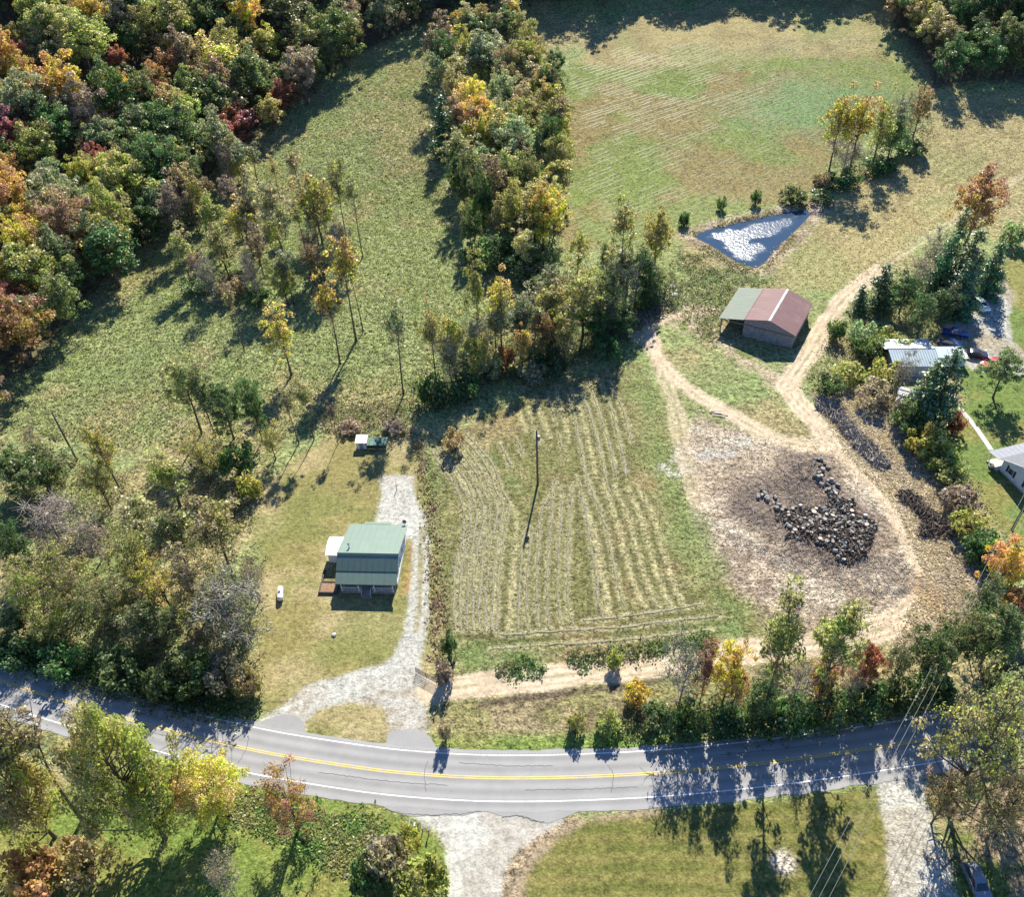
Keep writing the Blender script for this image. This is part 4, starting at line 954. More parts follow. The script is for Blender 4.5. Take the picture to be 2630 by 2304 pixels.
# right hand side
G = 'trees around the neighbours'
for a in [
 (2525,438,660,115,'broad','rust','red brown tree standing above the cedars at right'),
 (2470,530,700,60,'cedar','green','yellowish cedar beside the red brown tree'),
 (2500,590,770,90,'cedar','green','large cedar below the red brown tree'),
 (2440,600,760,80,'cedar','dark','dark cedar left of the large one'),
 (2560,620,760,70,'cedar','dark','dark cedar right of the large one'),
 (2480,670,800,100,'cedar','dark','dark spreading cedar over the parked cars'),
 (2410,580,740,55,'bare','mauve','bare grey tree left of the cedars'),
 (2370,640,790,60,'bare','brown','bare brown tree by the field edge'),
 (2270,678,790,75,'cedar','green','low green cedar by the dirt track'),
 (2330,700,830,80,'broad','dark','dark tree behind the metal roofed house'),
 (2215,730,800,45,'cedar','dark','small dark cedar at the track corner'),
 (2440,890,1095,110,'cedar','dark','big dark spruce in front of the metal roofed house'),
 (2395,930,1080,90,'cedar','green','green spruce left of the big dark one'),
 (2585,905,1045,95,'broad','mid','small leafy orchard tree casting a round shadow'),
 (2330,890,1040,40,'bare','mauve','bare forked tree in front of the metal roof'),
 (2380,760,880,60,'broad','dark','dark tree shading the blue cars'),
 (2430,740,850,70,'broad','dark','dark tree above the blue cars'),
 (2160,225,450,75,'tall','yellow','left golden tree of the clump in the upper right field'),
 (2215,225,460,80,'tall','gold','second golden tree of the clump in the upper right field'),
 (2275,230,430,60,'tall','yg','yellow green tree in the upper right clump'),
 (2320,215,410,55,'bare','grey','leafless grey tree in the upper right clump'),
 (2372,218,370,60,'broad','brown','brown tree at the right end of the upper clump'),
 (2180,330,475,90,'bare','brown','bare stems under the golden pair of the upper clump'),
 (2300,300,430,80,'broad','dark','dark tree in the shade of the upper clump'),
]: tree_px(*a, group=G)
for a in [(2170,430,490,70,'shrub','dark','dark bush at the foot of the upper clump'),(2260,400,455,80,'shrub','dark','dark bush below the yellow green clump tree'),(2340,360,410,70,'shrub','dark','dark bush at the right of the upper clump'),(2115,440,490,45,'shrub','brown','brown scrub left of the upper clump'),
 (1857,500,545,28,'shrub','dark','left of two small dark bushes above the pond'),(1945,480,530,26,'shrub','dark','right of two small dark bushes above the pond'),(1760,540,585,26,'shrub','dark','small dark bush at the pond left tip'),(2040,480,530,60,'shrub','green','low green scrub at the pond upper corner'),(2110,490,525,60,'shrub','green','low scrub between pond and clump'),
 (2150,815,885,45,'shrub','green','green bush right of the barn track'),(2220,820,890,65,'shrub','grey','grey green bush near the barn track'),(2240,860,930,70,'shrub','green','green bush left of the metal roofed house'),(2300,845,910,90,'shrub','yg','yellow rounded bush behind the metal roofed house'),(2280,920,1000,80,'shrub','olive','olive bush in front of the metal roofed house'),(2190,930,990,70,'shrub','olive','olive scrub below the barn track'),(2140,960,1020,70,'shrub','dark','dark scrub at the fork of the tracks'),(2250,980,1050,90,'shrub','mauve','mauve brush below the olive bush'),(2340,1020,1100,70,'shrub','mauve','mauve twiggy brush by the slatted shed'),
 (2350,1040,1130,80,'shrub','green','green bush under the slatted shed'),(2380,1090,1180,80,'shrub','yg','yellowish bush by the big spruce'),(2420,1130,1210,90,'shrub','olive','olive hedge bush above the lawn shadow'),(2450,1190,1260,80,'shrub','olive','olive hedge bush along the lawn'),(2480,1250,1320,80,'shrub','mauve','greyish hedge bush along the lawn'),(2500,1310,1380,80,'shrub','olive','olive bush left of the right utility pole'),(2540,1370,1450,90,'shrub','dark','dark bush below the right utility pole'),(2580,1430,1500,80,'shrub','dark','dark bush below the golden edge tree'),(2460,1060,1120,40,'shrub','red','bush with red blossoms beside the spruce'),(2610,560,640,60,'shrub','grey','grey scrub at the right edge behind the cedars'),
 (1165,1100,1165,55,'shrub','brown','brown scrub at the upper end of the fence line'),(1010,1080,1112,50,'shrub','mauve','mauve brush behind the sheds'),(895,1085,1115,50,'shrub','mauve','mauve brush left of the sheds')]: tree_px(*a)

# the woods: individuals on the slopes, coloured stands as in the photograph
SPOTS = [(45,140,'pink'),(150,195,'pink'),(240,50,'gold'),(420,105,'orange'),(565,185,'yellow'),(655,140,'red'),(715,215,'red'),(295,205,'gold'),(165,240,'gold'),(600,290,'red'),(20,505,'orange'),(70,560,'gold'),(5,330,'pink'),(10,420,'orange'),(430,165,'rust'),(545,100,'pink'),(280,60,'pink'),(620,10,'orange'),(560,0,'pink'),(215,450,'yg'),(290,440,'olive'),(130,470,'grey'),(130,570,'mid'),(60,630,'gold'),(20,150,'orange'),(240,390,'pink'),(370,230,'green'),(400,300,'green'),(460,360,'dark'),(330,240,'dark'),(140,330,'dark'),(90,240,'mauve'),(210,290,'mauve'),(10,225,'yg'),(320,300,'mauve'),(60,330,'brown'),(480,150,'brown'),(620,110,'brown'),(20,740,'red'),(30,850,'rust'),(780,110,'olive'),(900,55,'gold'),(930,60,'rust'),(560,330,'red'),(180,690,'dark'),(110,680,'green'),(30,780,'green'),(350,540,'dark'),(410,450,'dark'),(270,80,'grey'),(120,90,'olive'),(190,90,'grey')]
sp_w = [(ats([(a, b)], 9.0)[0], c) for a, b, c in SPOTS]
def pick_left(x, y):
    best = min(sp_w, key=lambda s: (s[0][0]-x)**2+(s[0][1]-y)**2); d = math.hypot(best[0][0]-x, best[0][1]-y)
    if d < 3.2: return best[1]
    return rnd.choices(['dark','green','mid','grey','olive','yg','gold','orange','brown','mauve','red'], [20,18,12,24,16,9,4,3,9,8,1])[0]
def poisson(cand, rmin, keep):
    out = []
    for (x, y) in cand:
        if not keep(x, y): continue
        if all((x-a)**2+(y-b)**2 > rmin*rmin for a, b in out): out.append((x, y))
    return out
def seen(x, y, m=120, h=12):
    px, py, dpt = proj((x, y, float(zat(x, y))+h*.7)); return -m < px < 2630+m and -m*1.3 < py
g = np.random.default_rng(5)
cand = [(float(p[0][0]), float(p[0][1])) for p in sp_w] + [(g.uniform(-260, 40), g.uniform(105, 430)) for _ in range(9000)]
left = poisson(cand, 6.3, lambda x, y: x < np.interp(y, FX, FXX)+1.5 and seen(x, y) and y < 395 and not (y > 333 and x > -35))
forest('forest_tree', left[:300], 'hillside woods', 'woods on the left hillside', (11, 20), pick_left)
if len(left) > 300: print('LEFT', len(left))
cand = [(g.uniform(120, 260), g.uniform(250, 420)) for _ in range(4000)]
right = poisson(cand, 6.0, lambda x, y: min(x-131, y-257) > 2 and seen(x, y, 200) and y < 390)
def pick_right(x, y):
    px, py, _ = proj((x, y, float(zat(x, y))+10))
    if 2330 < px < 2480 and 10 < py < 120: return rnd.choice(['pale', 'olive', 'gold'])
    return rnd.choices(['dark','green','grey','mid','olive','brown','pink','gold'], [30,18,16,8,8,8,3,3])[0]
forest('forest_tree', right[:110], 'corner woods', 'woods at the upper right', (12, 16), pick_right)
cand = [(g.uniform(-60, 175), g.uniform(306, 400)) for _ in range(4000)]
back = poisson(cand, 8.0, lambda x, y: y > (333 if x > 8 else 318)-6*math.sin(x*.07)-4*math.sin(x*.19) and not (min(x-133, y-261) > 2) and y < 372 and x > np.interp(y, FX, FXX)-4)
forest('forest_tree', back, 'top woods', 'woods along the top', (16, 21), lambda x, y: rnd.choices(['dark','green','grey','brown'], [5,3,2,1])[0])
print('trees', len(TREES), len(left), len(right), len(back))

# ------------------------------------------------------------------ uncountable growth: weeds, tussocks, hay
def tuft_mesh(pts, size, height, g, blades=3, spread=.5):
    n = len(pts)*blades; c = np.repeat(pts, blades, 0)+g.normal(size=(n, 2))*size*spread
    z = zat(c[:,0], c[:,1]); a = g.random(n)*2*math.pi; wd = size*(.35+.5*g.random(n)); hh = height*(.5+.8*g.random(n))
    t = np.stack([np.cos(a), np.sin(a)], 1)*wd[:,None]*.5; ln = g.normal(size=(n, 2))*hh[:,None]*.55
    V_ = np.stack([np.c_[c-t, z-.03], np.c_[c+t, z-.03], np.c_[c+t*.7+ln, z+hh], np.c_[c-t*.7+ln, z+hh]], 1).reshape(-1, 3)
    return V_, np.arange(4*n).reshape(-1, 4)
def stuff_tufts(name, pts, size, height, colr, label, seed, blades=3, mat='straw', spread=.5):
    g = np.random.default_rng(seed); V_, F_ = tuft_mesh(np.asarray(pts), size, height, g, blades, spread)
    o = link(name, leaf_mesh(name, V_, F_, g), M[mat]); o.color = (*colr, 1); tag(o, label, name.replace('_', ' '), kind='stuff'); return o
meadow_px = [(-20,1060),(250,740),(430,540),(600,400),(770,270),(880,150),(1110,120),(1130,400),(1180,640),(1330,740),(1600,860),(1560,900),(1150,1010),(850,1110),(560,1150),(350,1150),(60,1120)]
stuff_tufts('meadow_grass', scatter_poly(meadow_px, 42000, 1), .42, .24, (.33,.36,.17), 'rough tussocky grass all over the left meadow', 31)
stuff_tufts('meadow_grass', scatter_poly([(1445,640),(1440,400),(1455,180),(1600,120),(2230,90),(2400,240),(2130,390),(2130,470),(1850,550),(1600,640)], 3500, 2), .42, .10, (.215,.215,.10), 'short stubble in the upper hay field', 32)
stuff_tufts('meadow_grass', scatter_poly([(2420,250),(2630,260),(2630,440),(2440,560),(2260,690),(2150,750),(2060,740),(2000,700),(2100,580),(2170,480),(2300,430)], 6000, 3), .4, .10, (.33,.28,.15), 'short straw stubble in the tan field', 33)
stuff_tufts('meadow_grass', scatter_poly(np.array(Z['hay_field']), 6000, 4, True), .3, .08, (.25,.225,.12), 'short stubble in the cut hay field', 34)
stuff_tufts('meadow_grass', scatter_poly(np.array(Z['straw_slope']), 9000, 5, True), .45, .15, (.58,.5,.41), 'dry straw on the slope right of the track', 35)
stuff_tufts('meadow_grass', scatter_poly(np.array(Z['dirt_lot']), 3500, 6, True), .4, .09, (.56,.48,.39), 'straw litter on the dirt lot', 36)
def weeds(name, poly, n, colr, label, seed, size=.6, height=.8):
    pts = scatter_poly(poly, n, seed); g = np.random.default_rng(seed+500); pts = pts+g.normal(size=pts.shape)*size*1.6
    pts = pts[fbm(pts[:,0], pts[:,1], 5, 3, seed) > .40]; n = len(pts)
    m = 7; k = np.repeat(np.arange(n), m); hh = height*(.4+.9*g.random(n)); c = np.c_[pts[k]+g.normal(size=(n*m, 2))*size*.35, zat(pts[k,0], pts[k,1])+hh[k]*g.random(n*m)]
    V_, F_ = leaf_quads(c, unit(g.normal(size=(n*m, 3))+np.array([0, 0, .6])), .30, g, .6)
    o = link(name, leaf_mesh(name, V_, F_, g), M['leaf']); o.color = (*colr, 1); tag(o, label, 'weeds', kind='stuff')
weeds('tall_weeds', [(1060,1140),(1085,1130),(1120,1300),(1135,1500),(1140,1700),(1118,1720),(1108,1500),(1100,1330),(1075,1220)], 750, (.28,.21,.13), 'brown weeds along the fence line beside the driveway', 41, .4, .45)
weeds('tall_weeds', [(1235,1735),(1290,1700),(1500,1685),(1760,1645),(1950,1640),(1950,1660),(1760,1675),(1500,1712),(1300,1735)], 1300, (.13,.17,.055), 'dark green weeds above the lower track', 42, .5, .5)
weeds('tall_weeds', [(1570,1890),(1600,1840),(1700,1830),(2000,1800),(2400,1760),(2640,1690),(2640,1790),(2400,1820),(2000,1875),(1700,1895)], 3600, (.17,.17,.07), 'dense undergrowth along the roadside bank', 43, .8, .8)
weeds('tall_weeds', [(0,1640),(200,1680),(400,1740),(560,1790),(650,1820),(620,1850),(400,1810),(200,1755),(0,1690)], 2600, (.09,.14,.04), 'green undergrowth on the verge below the left thicket', 44, .8, 1.0)
weeds('tall_weeds', [(20,1190),(300,1220),(500,1180),(660,1160),(640,1290),(650,1500),(640,1700),(400,1720),(100,1650),(0,1600)], 8000, (.23,.205,.10), 'undergrowth of the left thicket', 45, .9, 1.4)
weeds('tall_weeds', [(1100,940),(1300,880),(1500,840),(1700,740),(1760,640),(1740,760),(1640,860),(1450,950),(1300,990),(1180,1040),(1060,1060),(860,1080),(870,1050),(1050,1030)], 4500, (.16,.17,.07), 'undergrowth along the creek', 46, .8, 1.1)
weeds('tall_weeds', [(1700,780),(1750,640),(1830,650),(1930,710),(2010,720),(1900,760),(1850,830),(1870,900),(1800,860)], 2200, (.16,.18,.08), 'weeds between the pond and the barn', 47, .9, .6)
weeds('tall_weeds', [(2060,1000),(2180,800),(2260,720),(2420,700),(2420,860),(2290,900),(2300,980),(2380,1080),(2460,1180),(2560,1380),(2620,1450),(2560,1470),(2450,1330),(2370,1200),(2300,1080),(2180,1000)], 3400, (.27,.235,.14), 'scrubby growth along the boundary at right', 48, .8, 1.1)
weeds('tall_weeds', [(620,2040),(800,2060),(960,2095),(1000,2140),(1000,2230),(900,2260),(700,2160),(440,2080),(430,2000)], 3000, (.24,.29,.09), 'green weeds on the bank below the road', 49, .35, .2)
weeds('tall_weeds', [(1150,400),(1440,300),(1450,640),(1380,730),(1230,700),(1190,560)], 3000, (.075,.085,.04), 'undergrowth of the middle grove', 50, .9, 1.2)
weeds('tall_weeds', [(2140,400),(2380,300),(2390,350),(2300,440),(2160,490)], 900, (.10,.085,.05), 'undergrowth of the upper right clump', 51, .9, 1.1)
for q_, (pp_, lab_) in enumerate((([(1765,600),(1840,572),(1930,553),(2010,536),(2075,525),(2080,533),(2012,545),(1930,562),(1840,582),(1783,605)], 'reeds and weeds on the far bank of the pond'), ([(1783,612),(1840,645),(1885,672),(1930,690),(1960,682),(1990,650),(2040,600),(2050,605),(1990,665),(1962,697),(1920,702),(1875,684),(1830,655),(1775,622)], 'weeds on the near bank of the pond'))): weeds('tall_weeds', pp_, 420, (.24,.2,.11), lab_, 60+q_, .4, .35)
weeds('tall_weeds', [(790,1070),(870,1050),(1060,1040),(1060,1130),(880,1130)], 700, (.22,.2,.12), 'dry scrub behind the sheds', 52, .7, .7)

# hay windrows traced in the cut field
def windrow(pts, wd, step, dens, seed):
    g = np.random.default_rng(seed); L = resample(smooth_line(pts, 6), .3); m = len(L); s_ = np.arange(m)*.3
    L = L+np.stack([(fbm(s_, s_*0+seed, 2.5, 3, seed)-.5), (fbm(s_, s_*0+seed+9, 2.5, 3, seed+5)-.5)], 1)*.5
    t = np.gradient(L, axis=0); t /= np.linalg.norm(t, axis=1)[:,None]; nn = np.stack([-t[:,1], t[:,0]], 1)
    wv = wd*(.25+.95*fbm(s_, s_*0+3*seed, 1.6, 3, seed+2)); hv = .015+.11*fbm(s_, s_*0+2*seed, 2.4, 3, seed+4); rws = []
    for k, hk in ((-1, -.05), (-.5, .75), (0, 1), (.5, .75), (1, -.05)):
        q = L+nn*(wv*k*.6)[:,None]; rws.append(np.c_[q, zat(q[:,0], q[:,1])+.02+hv*hk+g.normal(size=m)*.015])
    V1 = np.concatenate(rws); F1 = np.concatenate([np.stack([k*m+np.arange(m-1), k*m+np.arange(1, m), (k+1)*m+np.arange(1, m), (k+1)*m+np.arange(m-1)], 1) for k in range(4)])[:, ::-1]
    q = L; n = len(q); q = q+g.normal(size=(n, 2))*wd*.4; z = zat(q[:,0], q[:,1])+.06+.1*g.random(n)
    V2, F2 = leaf_quads(np.c_[q, z], unit(g.normal(size=(n, 3))*.6+np.array([0, 0, 1])), .3, g, .45)
    return (np.concatenate([V1, V2]), np.concatenate([F1, F2+len(V1)])), g
for i, r in enumerate(rows):
    (V_, F_), g = windrow(P(z5(r)), .5, .16, 6, 900+i)
    o = link('hay_windrow', leaf_mesh('hay_windrow', V_, F_, g), M['straw']); o.color = (.30,.275,.16,1)
    ords = ['first','second','third','fourth','fifth','sixth','seventh','eighth','ninth','tenth','eleventh','twelfth','thirteenth','fourteenth','fifteenth','sixteenth']
    lab = ('%s pale hay windrow counted from the driveway side, lower half of the field' % ords[i]) if i < 16 else (('%s pale hay windrow from the left in the upper half of the field' % ords[i-16]) if i < 25 else '%s cross row of hay counted from the lower track' % ords[i-25])
    tag(o, lab, 'windrow', 'hay windrows in the cut field')
# swaths of the far field: dense parallel lines nobody could count
c1, c2 = at(1500, 560), at(2080, 330); dv = (c2-c1)[:2]; dv /= np.linalg.norm(dv); nv = np.array([-dv[1], dv[0]])
poly = Z['upper_hay_field']; segs_v = []; segs_f = []; nb = 0; gg = np.random.default_rng(61)
for k in np.arange(-130, 130, 1.7)+gg.uniform(-.45, .45, len(np.arange(-130, 130, 1.7))):
    tt = np.arange(-110, 150, .55); L = c1[:2]+nv*k+dv*tt[:,None]+nv*(np.sin(tt*.02+k*.05)*3)[:,None]
    L = L[sdf_poly(L[:,0], L[:,1], poly) > 1]
    if len(L) < 5: continue
    m = len(L); wv = .12+.45*fbm(L[:,0], L[:,1], 3, 3, 62); rws = []
    for kk, hk in ((-1, -.06), (0, .055), (1, -.06)):
        q = L+nv*(wv*kk+(fbm(L[:,0], L[:,1], 2.2, 2, 63)-.5)*.7)[:,None]; rws.append(np.c_[q, zat(q[:,0], q[:,1])+hk-.10*sstep(.5,.62,fbm(L[:,0], L[:,1], 7, 3, 64))])
    v = np.concatenate(rws); f = np.concatenate([np.stack([k2*m+np.arange(m-1), k2*m+np.arange(1, m), (k2+1)*m+np.arange(1, m), (k2+1)*m+np.arange(m-1)], 1) for k2 in range(2)])[:, ::-1]; segs_v.append(v); segs_f.append(f+nb); nb += len(v)
o = link('hay_swaths', leaf_mesh('hay_swaths', np.concatenate(segs_v), np.concatenate(segs_f), gg), M['straw']); o.color = (.165,.175,.06,1)
tag(o, 'fine diagonal hay swaths on the upper field', 'hay', kind='stuff')

# ------------------------------------------------------------------ green-roofed house
def window(parent, mb_frame, mb_glass, frame_mat=None):
    f = mb_frame.build('window', frame_mat or M['white_metal'], parent); mb_glass.build('pane', M['glass'], f); return f
house = empty('farmhouse', (-23.05, 82.3, 0), R(-5), 'white farmhouse with a green metal roof and a shaded front porch', 'house')
hw = 4.35
# local: x across, y towards the back; profile of the side wall follows the roof
prof = [(1.85, .35), (1.85, 3.35), (4.0, 4.82), (11.8, 2.72), (11.8, .35)]
mb = MB()
for sx in (-hw, hw-.12): mb.add([(sx, y, z) for y, z in prof]+[(sx+.12, y, z) for y, z in prof], [(4,3,2,1,0), (5,6,7,8,9)]+[(i, (i+1) % 5, (i+1) % 5+5, i+5) for i in range(5)])
mb.box(-hw+.12, hw-.12, 1.85, 1.97, .35, 3.3); mb.box(-hw+.12, hw-.12, 11.68, 11.8, .35, 2.72)
wall = mb.build('wall', M['white_siding'], house)
MB().box(-hw+.03, hw-.03, 1.8, 11.75, -.1, .35).build('foundation', M['concrete'], house)
# clapboard courses on the gable side
for i in range(11):
    z = .5+.2*i; MB().add([(hw+.002, 1.8, z), (hw+.022, 1.8, z-.02), (hw+.022, 11.7, z-.02), (hw+.002, 11.7, z)], [(0,1,2,3)]).build('siding_board', M['white_siding'], wall)
roof = empty('roof', (0, 0, 0)); roof.parent = house
e = 4.72
roof_slope(roof, 'roof_panel', [(e, 12.15, 2.66), (-e, 12.15, 2.66), (-e, 3.98, 5.0), (e, 3.98, 5.0)], 10, M['green_roof'], rib=.03)
roof_slope(roof, 'roof_panel', [(-e, 1.75, 3.46), (e, 1.75, 3.46), (e, 4.0, 4.99), (-e, 4.0, 4.99)], 10, M['green_roof'], rib=.03)
MB().slab([(-e-.02, 3.7, 4.84), (e+.02, 3.7, 4.84), (e+.02, 3.99, 5.055), (-e-.02, 3.99, 5.055)], .03).slab([(e+.02, 4.3, 4.97), (-e-.02, 4.3, 4.97), (-e-.02, 3.99, 5.06), (e+.02, 3.99, 5.06)], .03).build('ridge_cap', M['green_roof'], roof)
porch = empty('porch', (0, 0, 0)); porch.parent = house
roof_slope(porch, 'porch_roof_panel', [(-e, -.05, 2.55), (e, -.05, 2.55), (e, 1.80, 3.40), (-e, 1.80, 3.40)], 10, M['green_roof'], rib=.03)
MB().box(-e, e, -.09, -.055, 2.38, 2.53).build('fascia', M['green_trim'], porch)
MB().box(-4.1, 4.1, .15, 1.74, .1, .5).build('porch_floor', M['grey_boards'], porch)
for x in (-3.95, -1.3, 1.1, 3.95): MB().box(x-.06, x+.06, .2, .32, .5, 2.5).build('post', M['white_metal'], porch)
for x0, x1 in ((-3.9, -.9), (.7, 3.9)):
    r_ = MB().box(x0, x1, .22, .30, 1.32, 1.40).box(x0, x1, .23, .29, .62, .68)
    ro = r_.build('railing', M['white_metal'], porch)
    for x in np.arange(x0+.15, x1, .22): MB().box(x-.02, x+.02, .24, .28, .68, 1.32).build('baluster', M['white_metal'], porch)
for i in range(3): MB().box(-.75, .55, -.35-.28*i+.2, -.07-.28*i+.2, 0, .4-.13*i).build('step', M['grey_boards'], porch)
for x in (-.8, .6): MB().tube([(x, .2, 1.4), (x, -.55, .95), (x, -.55, 0)], .035, 6).build('handrail', M['white_metal'], porch)
MB().slab([(-2.4, 12.1, 2.72), (-2.4, 12.75, 2.5), (2.0, 12.75, 2.5), (2.0, 12.1, 2.72)][::-1], .05).build('rear_canopy', M['green_roof'], house)
d_ = MB().box(-.55, .4, 1.80, 1.845, .5, 2.55).build('door', M['old_wood'], house); MB().box(.25, .32, 1.76, 1.80, 1.4, 1.5).build('handle', M['steel'], d_)
for x in (-2.7, 2.4): window(house, MB().box(x-.6, x+.6, 1.80, 1.845, 1.2, 2.5), MB().box(x-.5, x+.5, 1.78, 1.80, 1.3, 2.4))
for y, z in ((3.2, 1.5), (5.2, 1.5), (7.4, 1.5), (9.6, 1.4)): window(house, MB().box(hw+.024, hw+.06, y-.5, y+.5, z, z+1.1), MB().box(hw+.06, hw+.075, y-.4, y+.4, z+.1, z+1.0))
window(house, MB().box(hw+.002, hw+.06, 3.6, 4.3, 3.3, 4.1), MB().box(hw+.06, hw+.075, 3.68, 4.22, 3.38, 4.02))
vent = MB().tube([(-3.2, 5.4, 4.4), (-3.2, 5.4, 5.5)], .11, 10).build('vent_pipe', M['white_metal'], house); MB().tube([(-3.2, 5.4, 5.5), (-3.2, 5.4, 5.65)], [.2, .06], 10).build('vent_cap', M['steel'], vent)
dish = MB(); 
for k in range(3): pass
dv_, df_ = [(4.2, 12.0, 3.3)], []
for k in range(12): a = 2*math.pi*k/12; dv_.append((4.2+.35*math.cos(a), 12.1+.10*math.sin(a)+.08, 3.3+.35*math.sin(a)))
dish.add(dv_, [(0, 1+k, 1+(k+1) % 12) for k in range(12)]).tube([(4.2, 12.0, 2.6), (4.2, 12.02, 3.3)], .03, 6); dish.build('satellite_dish', M['grey_plastic'], house)
# side addition
adn = empty('side_addition', (0, 0, 0)); adn.parent = house
MB().box(-7.2, -hw-.003, 6.0, 8.95, .2, 2.25).prism([(-7.2, 2.25), (-hw-.003, 2.25), (-hw-.003, 2.3), (-7.2, 2.3)], 6.1, 8.9).build('addition_wall', M['white_siding'], adn)
roof_slope(adn, 'roof_panel', [(-7.55, 5.7, 2.32), (-hw-.37, 5.7, 2.32), (-hw-.37, 8.1, 2.95), (-7.55, 8.1, 2.95)], 5, M['white_metal'], rib=.04)
roof_slope(adn, 'roof_panel', [(-hw-.37, 9.4, 2.5), (-7.5, 9.4, 2.5), (-7.5, 8.12, 2.93), (-hw-.37, 8.12, 2.93)], 5, M['white_metal'], rib=.04)
window(adn, MB().box(-5.7, -4.6, 5.95, 5.998, 1.1, 2.0), MB().box(-5.6, -5.2, 5.93, 5.95, 1.2, 1.9).box(-5.1, -4.7, 5.93, 5.95, 1.2, 1.9))
deck = empty('timber_bed', (-23.05, 82.3, 0), R(-5), 'timber edged planting bed full of brown leaves beside the porch', 'planter')
for b in ((-7.7, -4.8, -.05, .15), (-7.7, -7.5, .15, 4.6), (-5.0, -4.8, .15, 1.6), (-7.5, -5.0, 2.0, 2.2)): MB().box(b[0], b[1], b[2], b[3], 0, .42).build('timber', M['dark_wood'], deck)
MB().box(-7.49, -5.01, .16, 1.99, -.02, .3).build('leaf_litter', simple('leaf_litter', (.25, .16, .1), .95, var=.5, scale=5, bump=.8), deck)

tank = empty('propane_tank', tuple(at(722, 1532)), R(8), 'white propane tank standing on the lawn left of the farmhouse', 'tank')
pts, rs = [], []
for k in range(13):
    t = k/12; y = -1.35+2.7*t; r = .46*min(1, math.sqrt(max(0, 1-max(0, (abs(y)-.95)/.4)**2))); pts.append((0, y, .72)); rs.append(max(r, .03))
MB().tube(pts, rs, 16).build('vessel', M['white_metal'], tank, smooth=True)
MB().tube([(0, 0, 1.16), (0, 0, 1.34), (0, 0, 1.38)], [.2, .2, .08], 12).build('valve_dome', M['grey_plastic'], tank)
for y in (-.8, .8): MB().box(-.35, .35, y-.1, y+.1, -.05, .32).build('foot', M['concrete'], tank)

# sheds behind the lawn
shed = empty('small_shed', tuple(at(932, 1146)), R(-4), 'small shed with a pale pink white roof at the end of the lawn', 'shed')
MB().box(-.9, .9, -.8, .8, -.1, 1.6).build('wall', M['white_siding'], shed)
roof_slope(shed, 'roof_panel', [(-1.1, -1.0, 1.62), (1.1, -1.0, 1.62), (1.1, 1.0, 1.95), (-1.1, 1.0, 1.95)], 3, simple('pink_white_roof', (.72, .62, .62), .5, var=.08))
d_ = MB().box(-.4, .35, -.84, -.803, 0, 1.4).build('door', M['grey_boards'], shed); MB().box(.2, .26, -.88, -.84, .7, .8).build('handle', M['steel'], d_)
shed2 = empty('animal_pen', tuple(at(969, 1147)), R(-4), 'low green roofed pen beside the small shed', 'pen')
for x in (-1.75, 0, 1.75):
    for y in (-.7, .75): MB().box(x-.05, x+.05, y-.05, y+.05, -.1, 1.15).build('post', M['dark_wood'], shed2)
MB().box(-1.7, 1.7, .7, .74, 0, 1.1).build('back_wall', M['dark_wood'], shed2)
roof_slope(shed2, 'roof_panel', [(-2.0, -.95, 1.15), (2.0, -.95, 1.15), (2.0, .95, 1.4), (-2.0, .95, 1.4)], 5, simple('pen_green', (.07, .17, .11), .5, var=.25, scale=2, dirt=(.2, .25, .2)))
for z in (.3, .6, .9): MB().box(-1.75, 1.75, -.72, -.70, z, z+.05).build('rail', M['dark_wood'], shed2)
# yard hydrant
hy = empty('yard_hydrant', tuple(at(1019, 1258)), 0, 'black yard hydrant post on the gravel above the farmhouse', 'hydrant')
MB().tube([(0, 0, -.1), (0, 0, 1.25)], .06, 8).build('standpipe', M['black'], hy); MB().tube([(0, 0, 1.2), (0, -.25, 1.25), (0, -.32, 1.08)], .05, 8).build('spout', M['black'], hy); MB().tube([(0, .05, 1.25), (0, .35, 1.5)], .03, 6).build('handle', M['black'], hy)
st = MB()
g = np.random.default_rng(8); rp = []
for k in range(9): a = 2*math.pi*k/9; rp.append((.45*math.cos(a)*(.8+.4*g.random()), .35*math.sin(a)*(.8+.4*g.random())))
st.add([(x, y, -.1) for x, y in rp]+[(x*.8, y*.8, .22+.1*g.random()) for x, y in rp]+[(0, 0, .34)], [(i, (i+1) % 9, (i+1) % 9+9, i+9) for i in range(9)]+[(9+i, 9+(i+1) % 9, 18) for i in range(9)])
tag(st.build('lawn_stone', M['rock'], loc=at(858, 1632)), 'pale flat stone lying on the lawn below the farmhouse', 'stone')

# ------------------------------------------------------------------ barn
barn = empty('barn', (57.4, 139.8, 0), R(-31), 'open weathered barn with red and green metal roof', 'barn')
barn.scale = (1.14, 1.04, 1.03)
W_, D_ = 13.2, 12.0
def bx(x): return x-W_
zl, zs, zr, ze = 3.0, 3.95, 5.15, 3.35
xs_, xr_ = 4.2, 8.6
def roof_z(x): return np.interp(x, [0, xs_, xr_, W_], [zl, zs, zr, ze])
roof = empty('roof', (0, 0, 0)); roof.parent = barn
roof_slope(roof, 'green_roof_panel', [(bx(-.35), D_+.3, zl-.03), (bx(-.35), -.35, zl-.03), (bx(xs_-.02), -.35, zs+.08), (bx(xs_-.02), D_+.3, zs+.08)], 13, M['barn_green'], rib=.01)
roof_slope(roof, 'red_roof_panel', [(bx(xs_), D_+.3, zs+.16), (bx(xs_), -.35, zs+.16), (bx(xr_), -.35, zr+.14), (bx(xr_), D_+.3, zr+.14)], 13, M['barn_red'], rib=.01)
roof_slope(roof, 'red_roof_panel', [(bx(W_+.35), -.35, ze-.02), (bx(W_+.35), D_+.3, ze-.02), (bx(xr_+.02), D_+.3, zr+.14), (bx(xr_+.02), -.35, zr+.14)], 13, M['barn_red'], rib=.01)
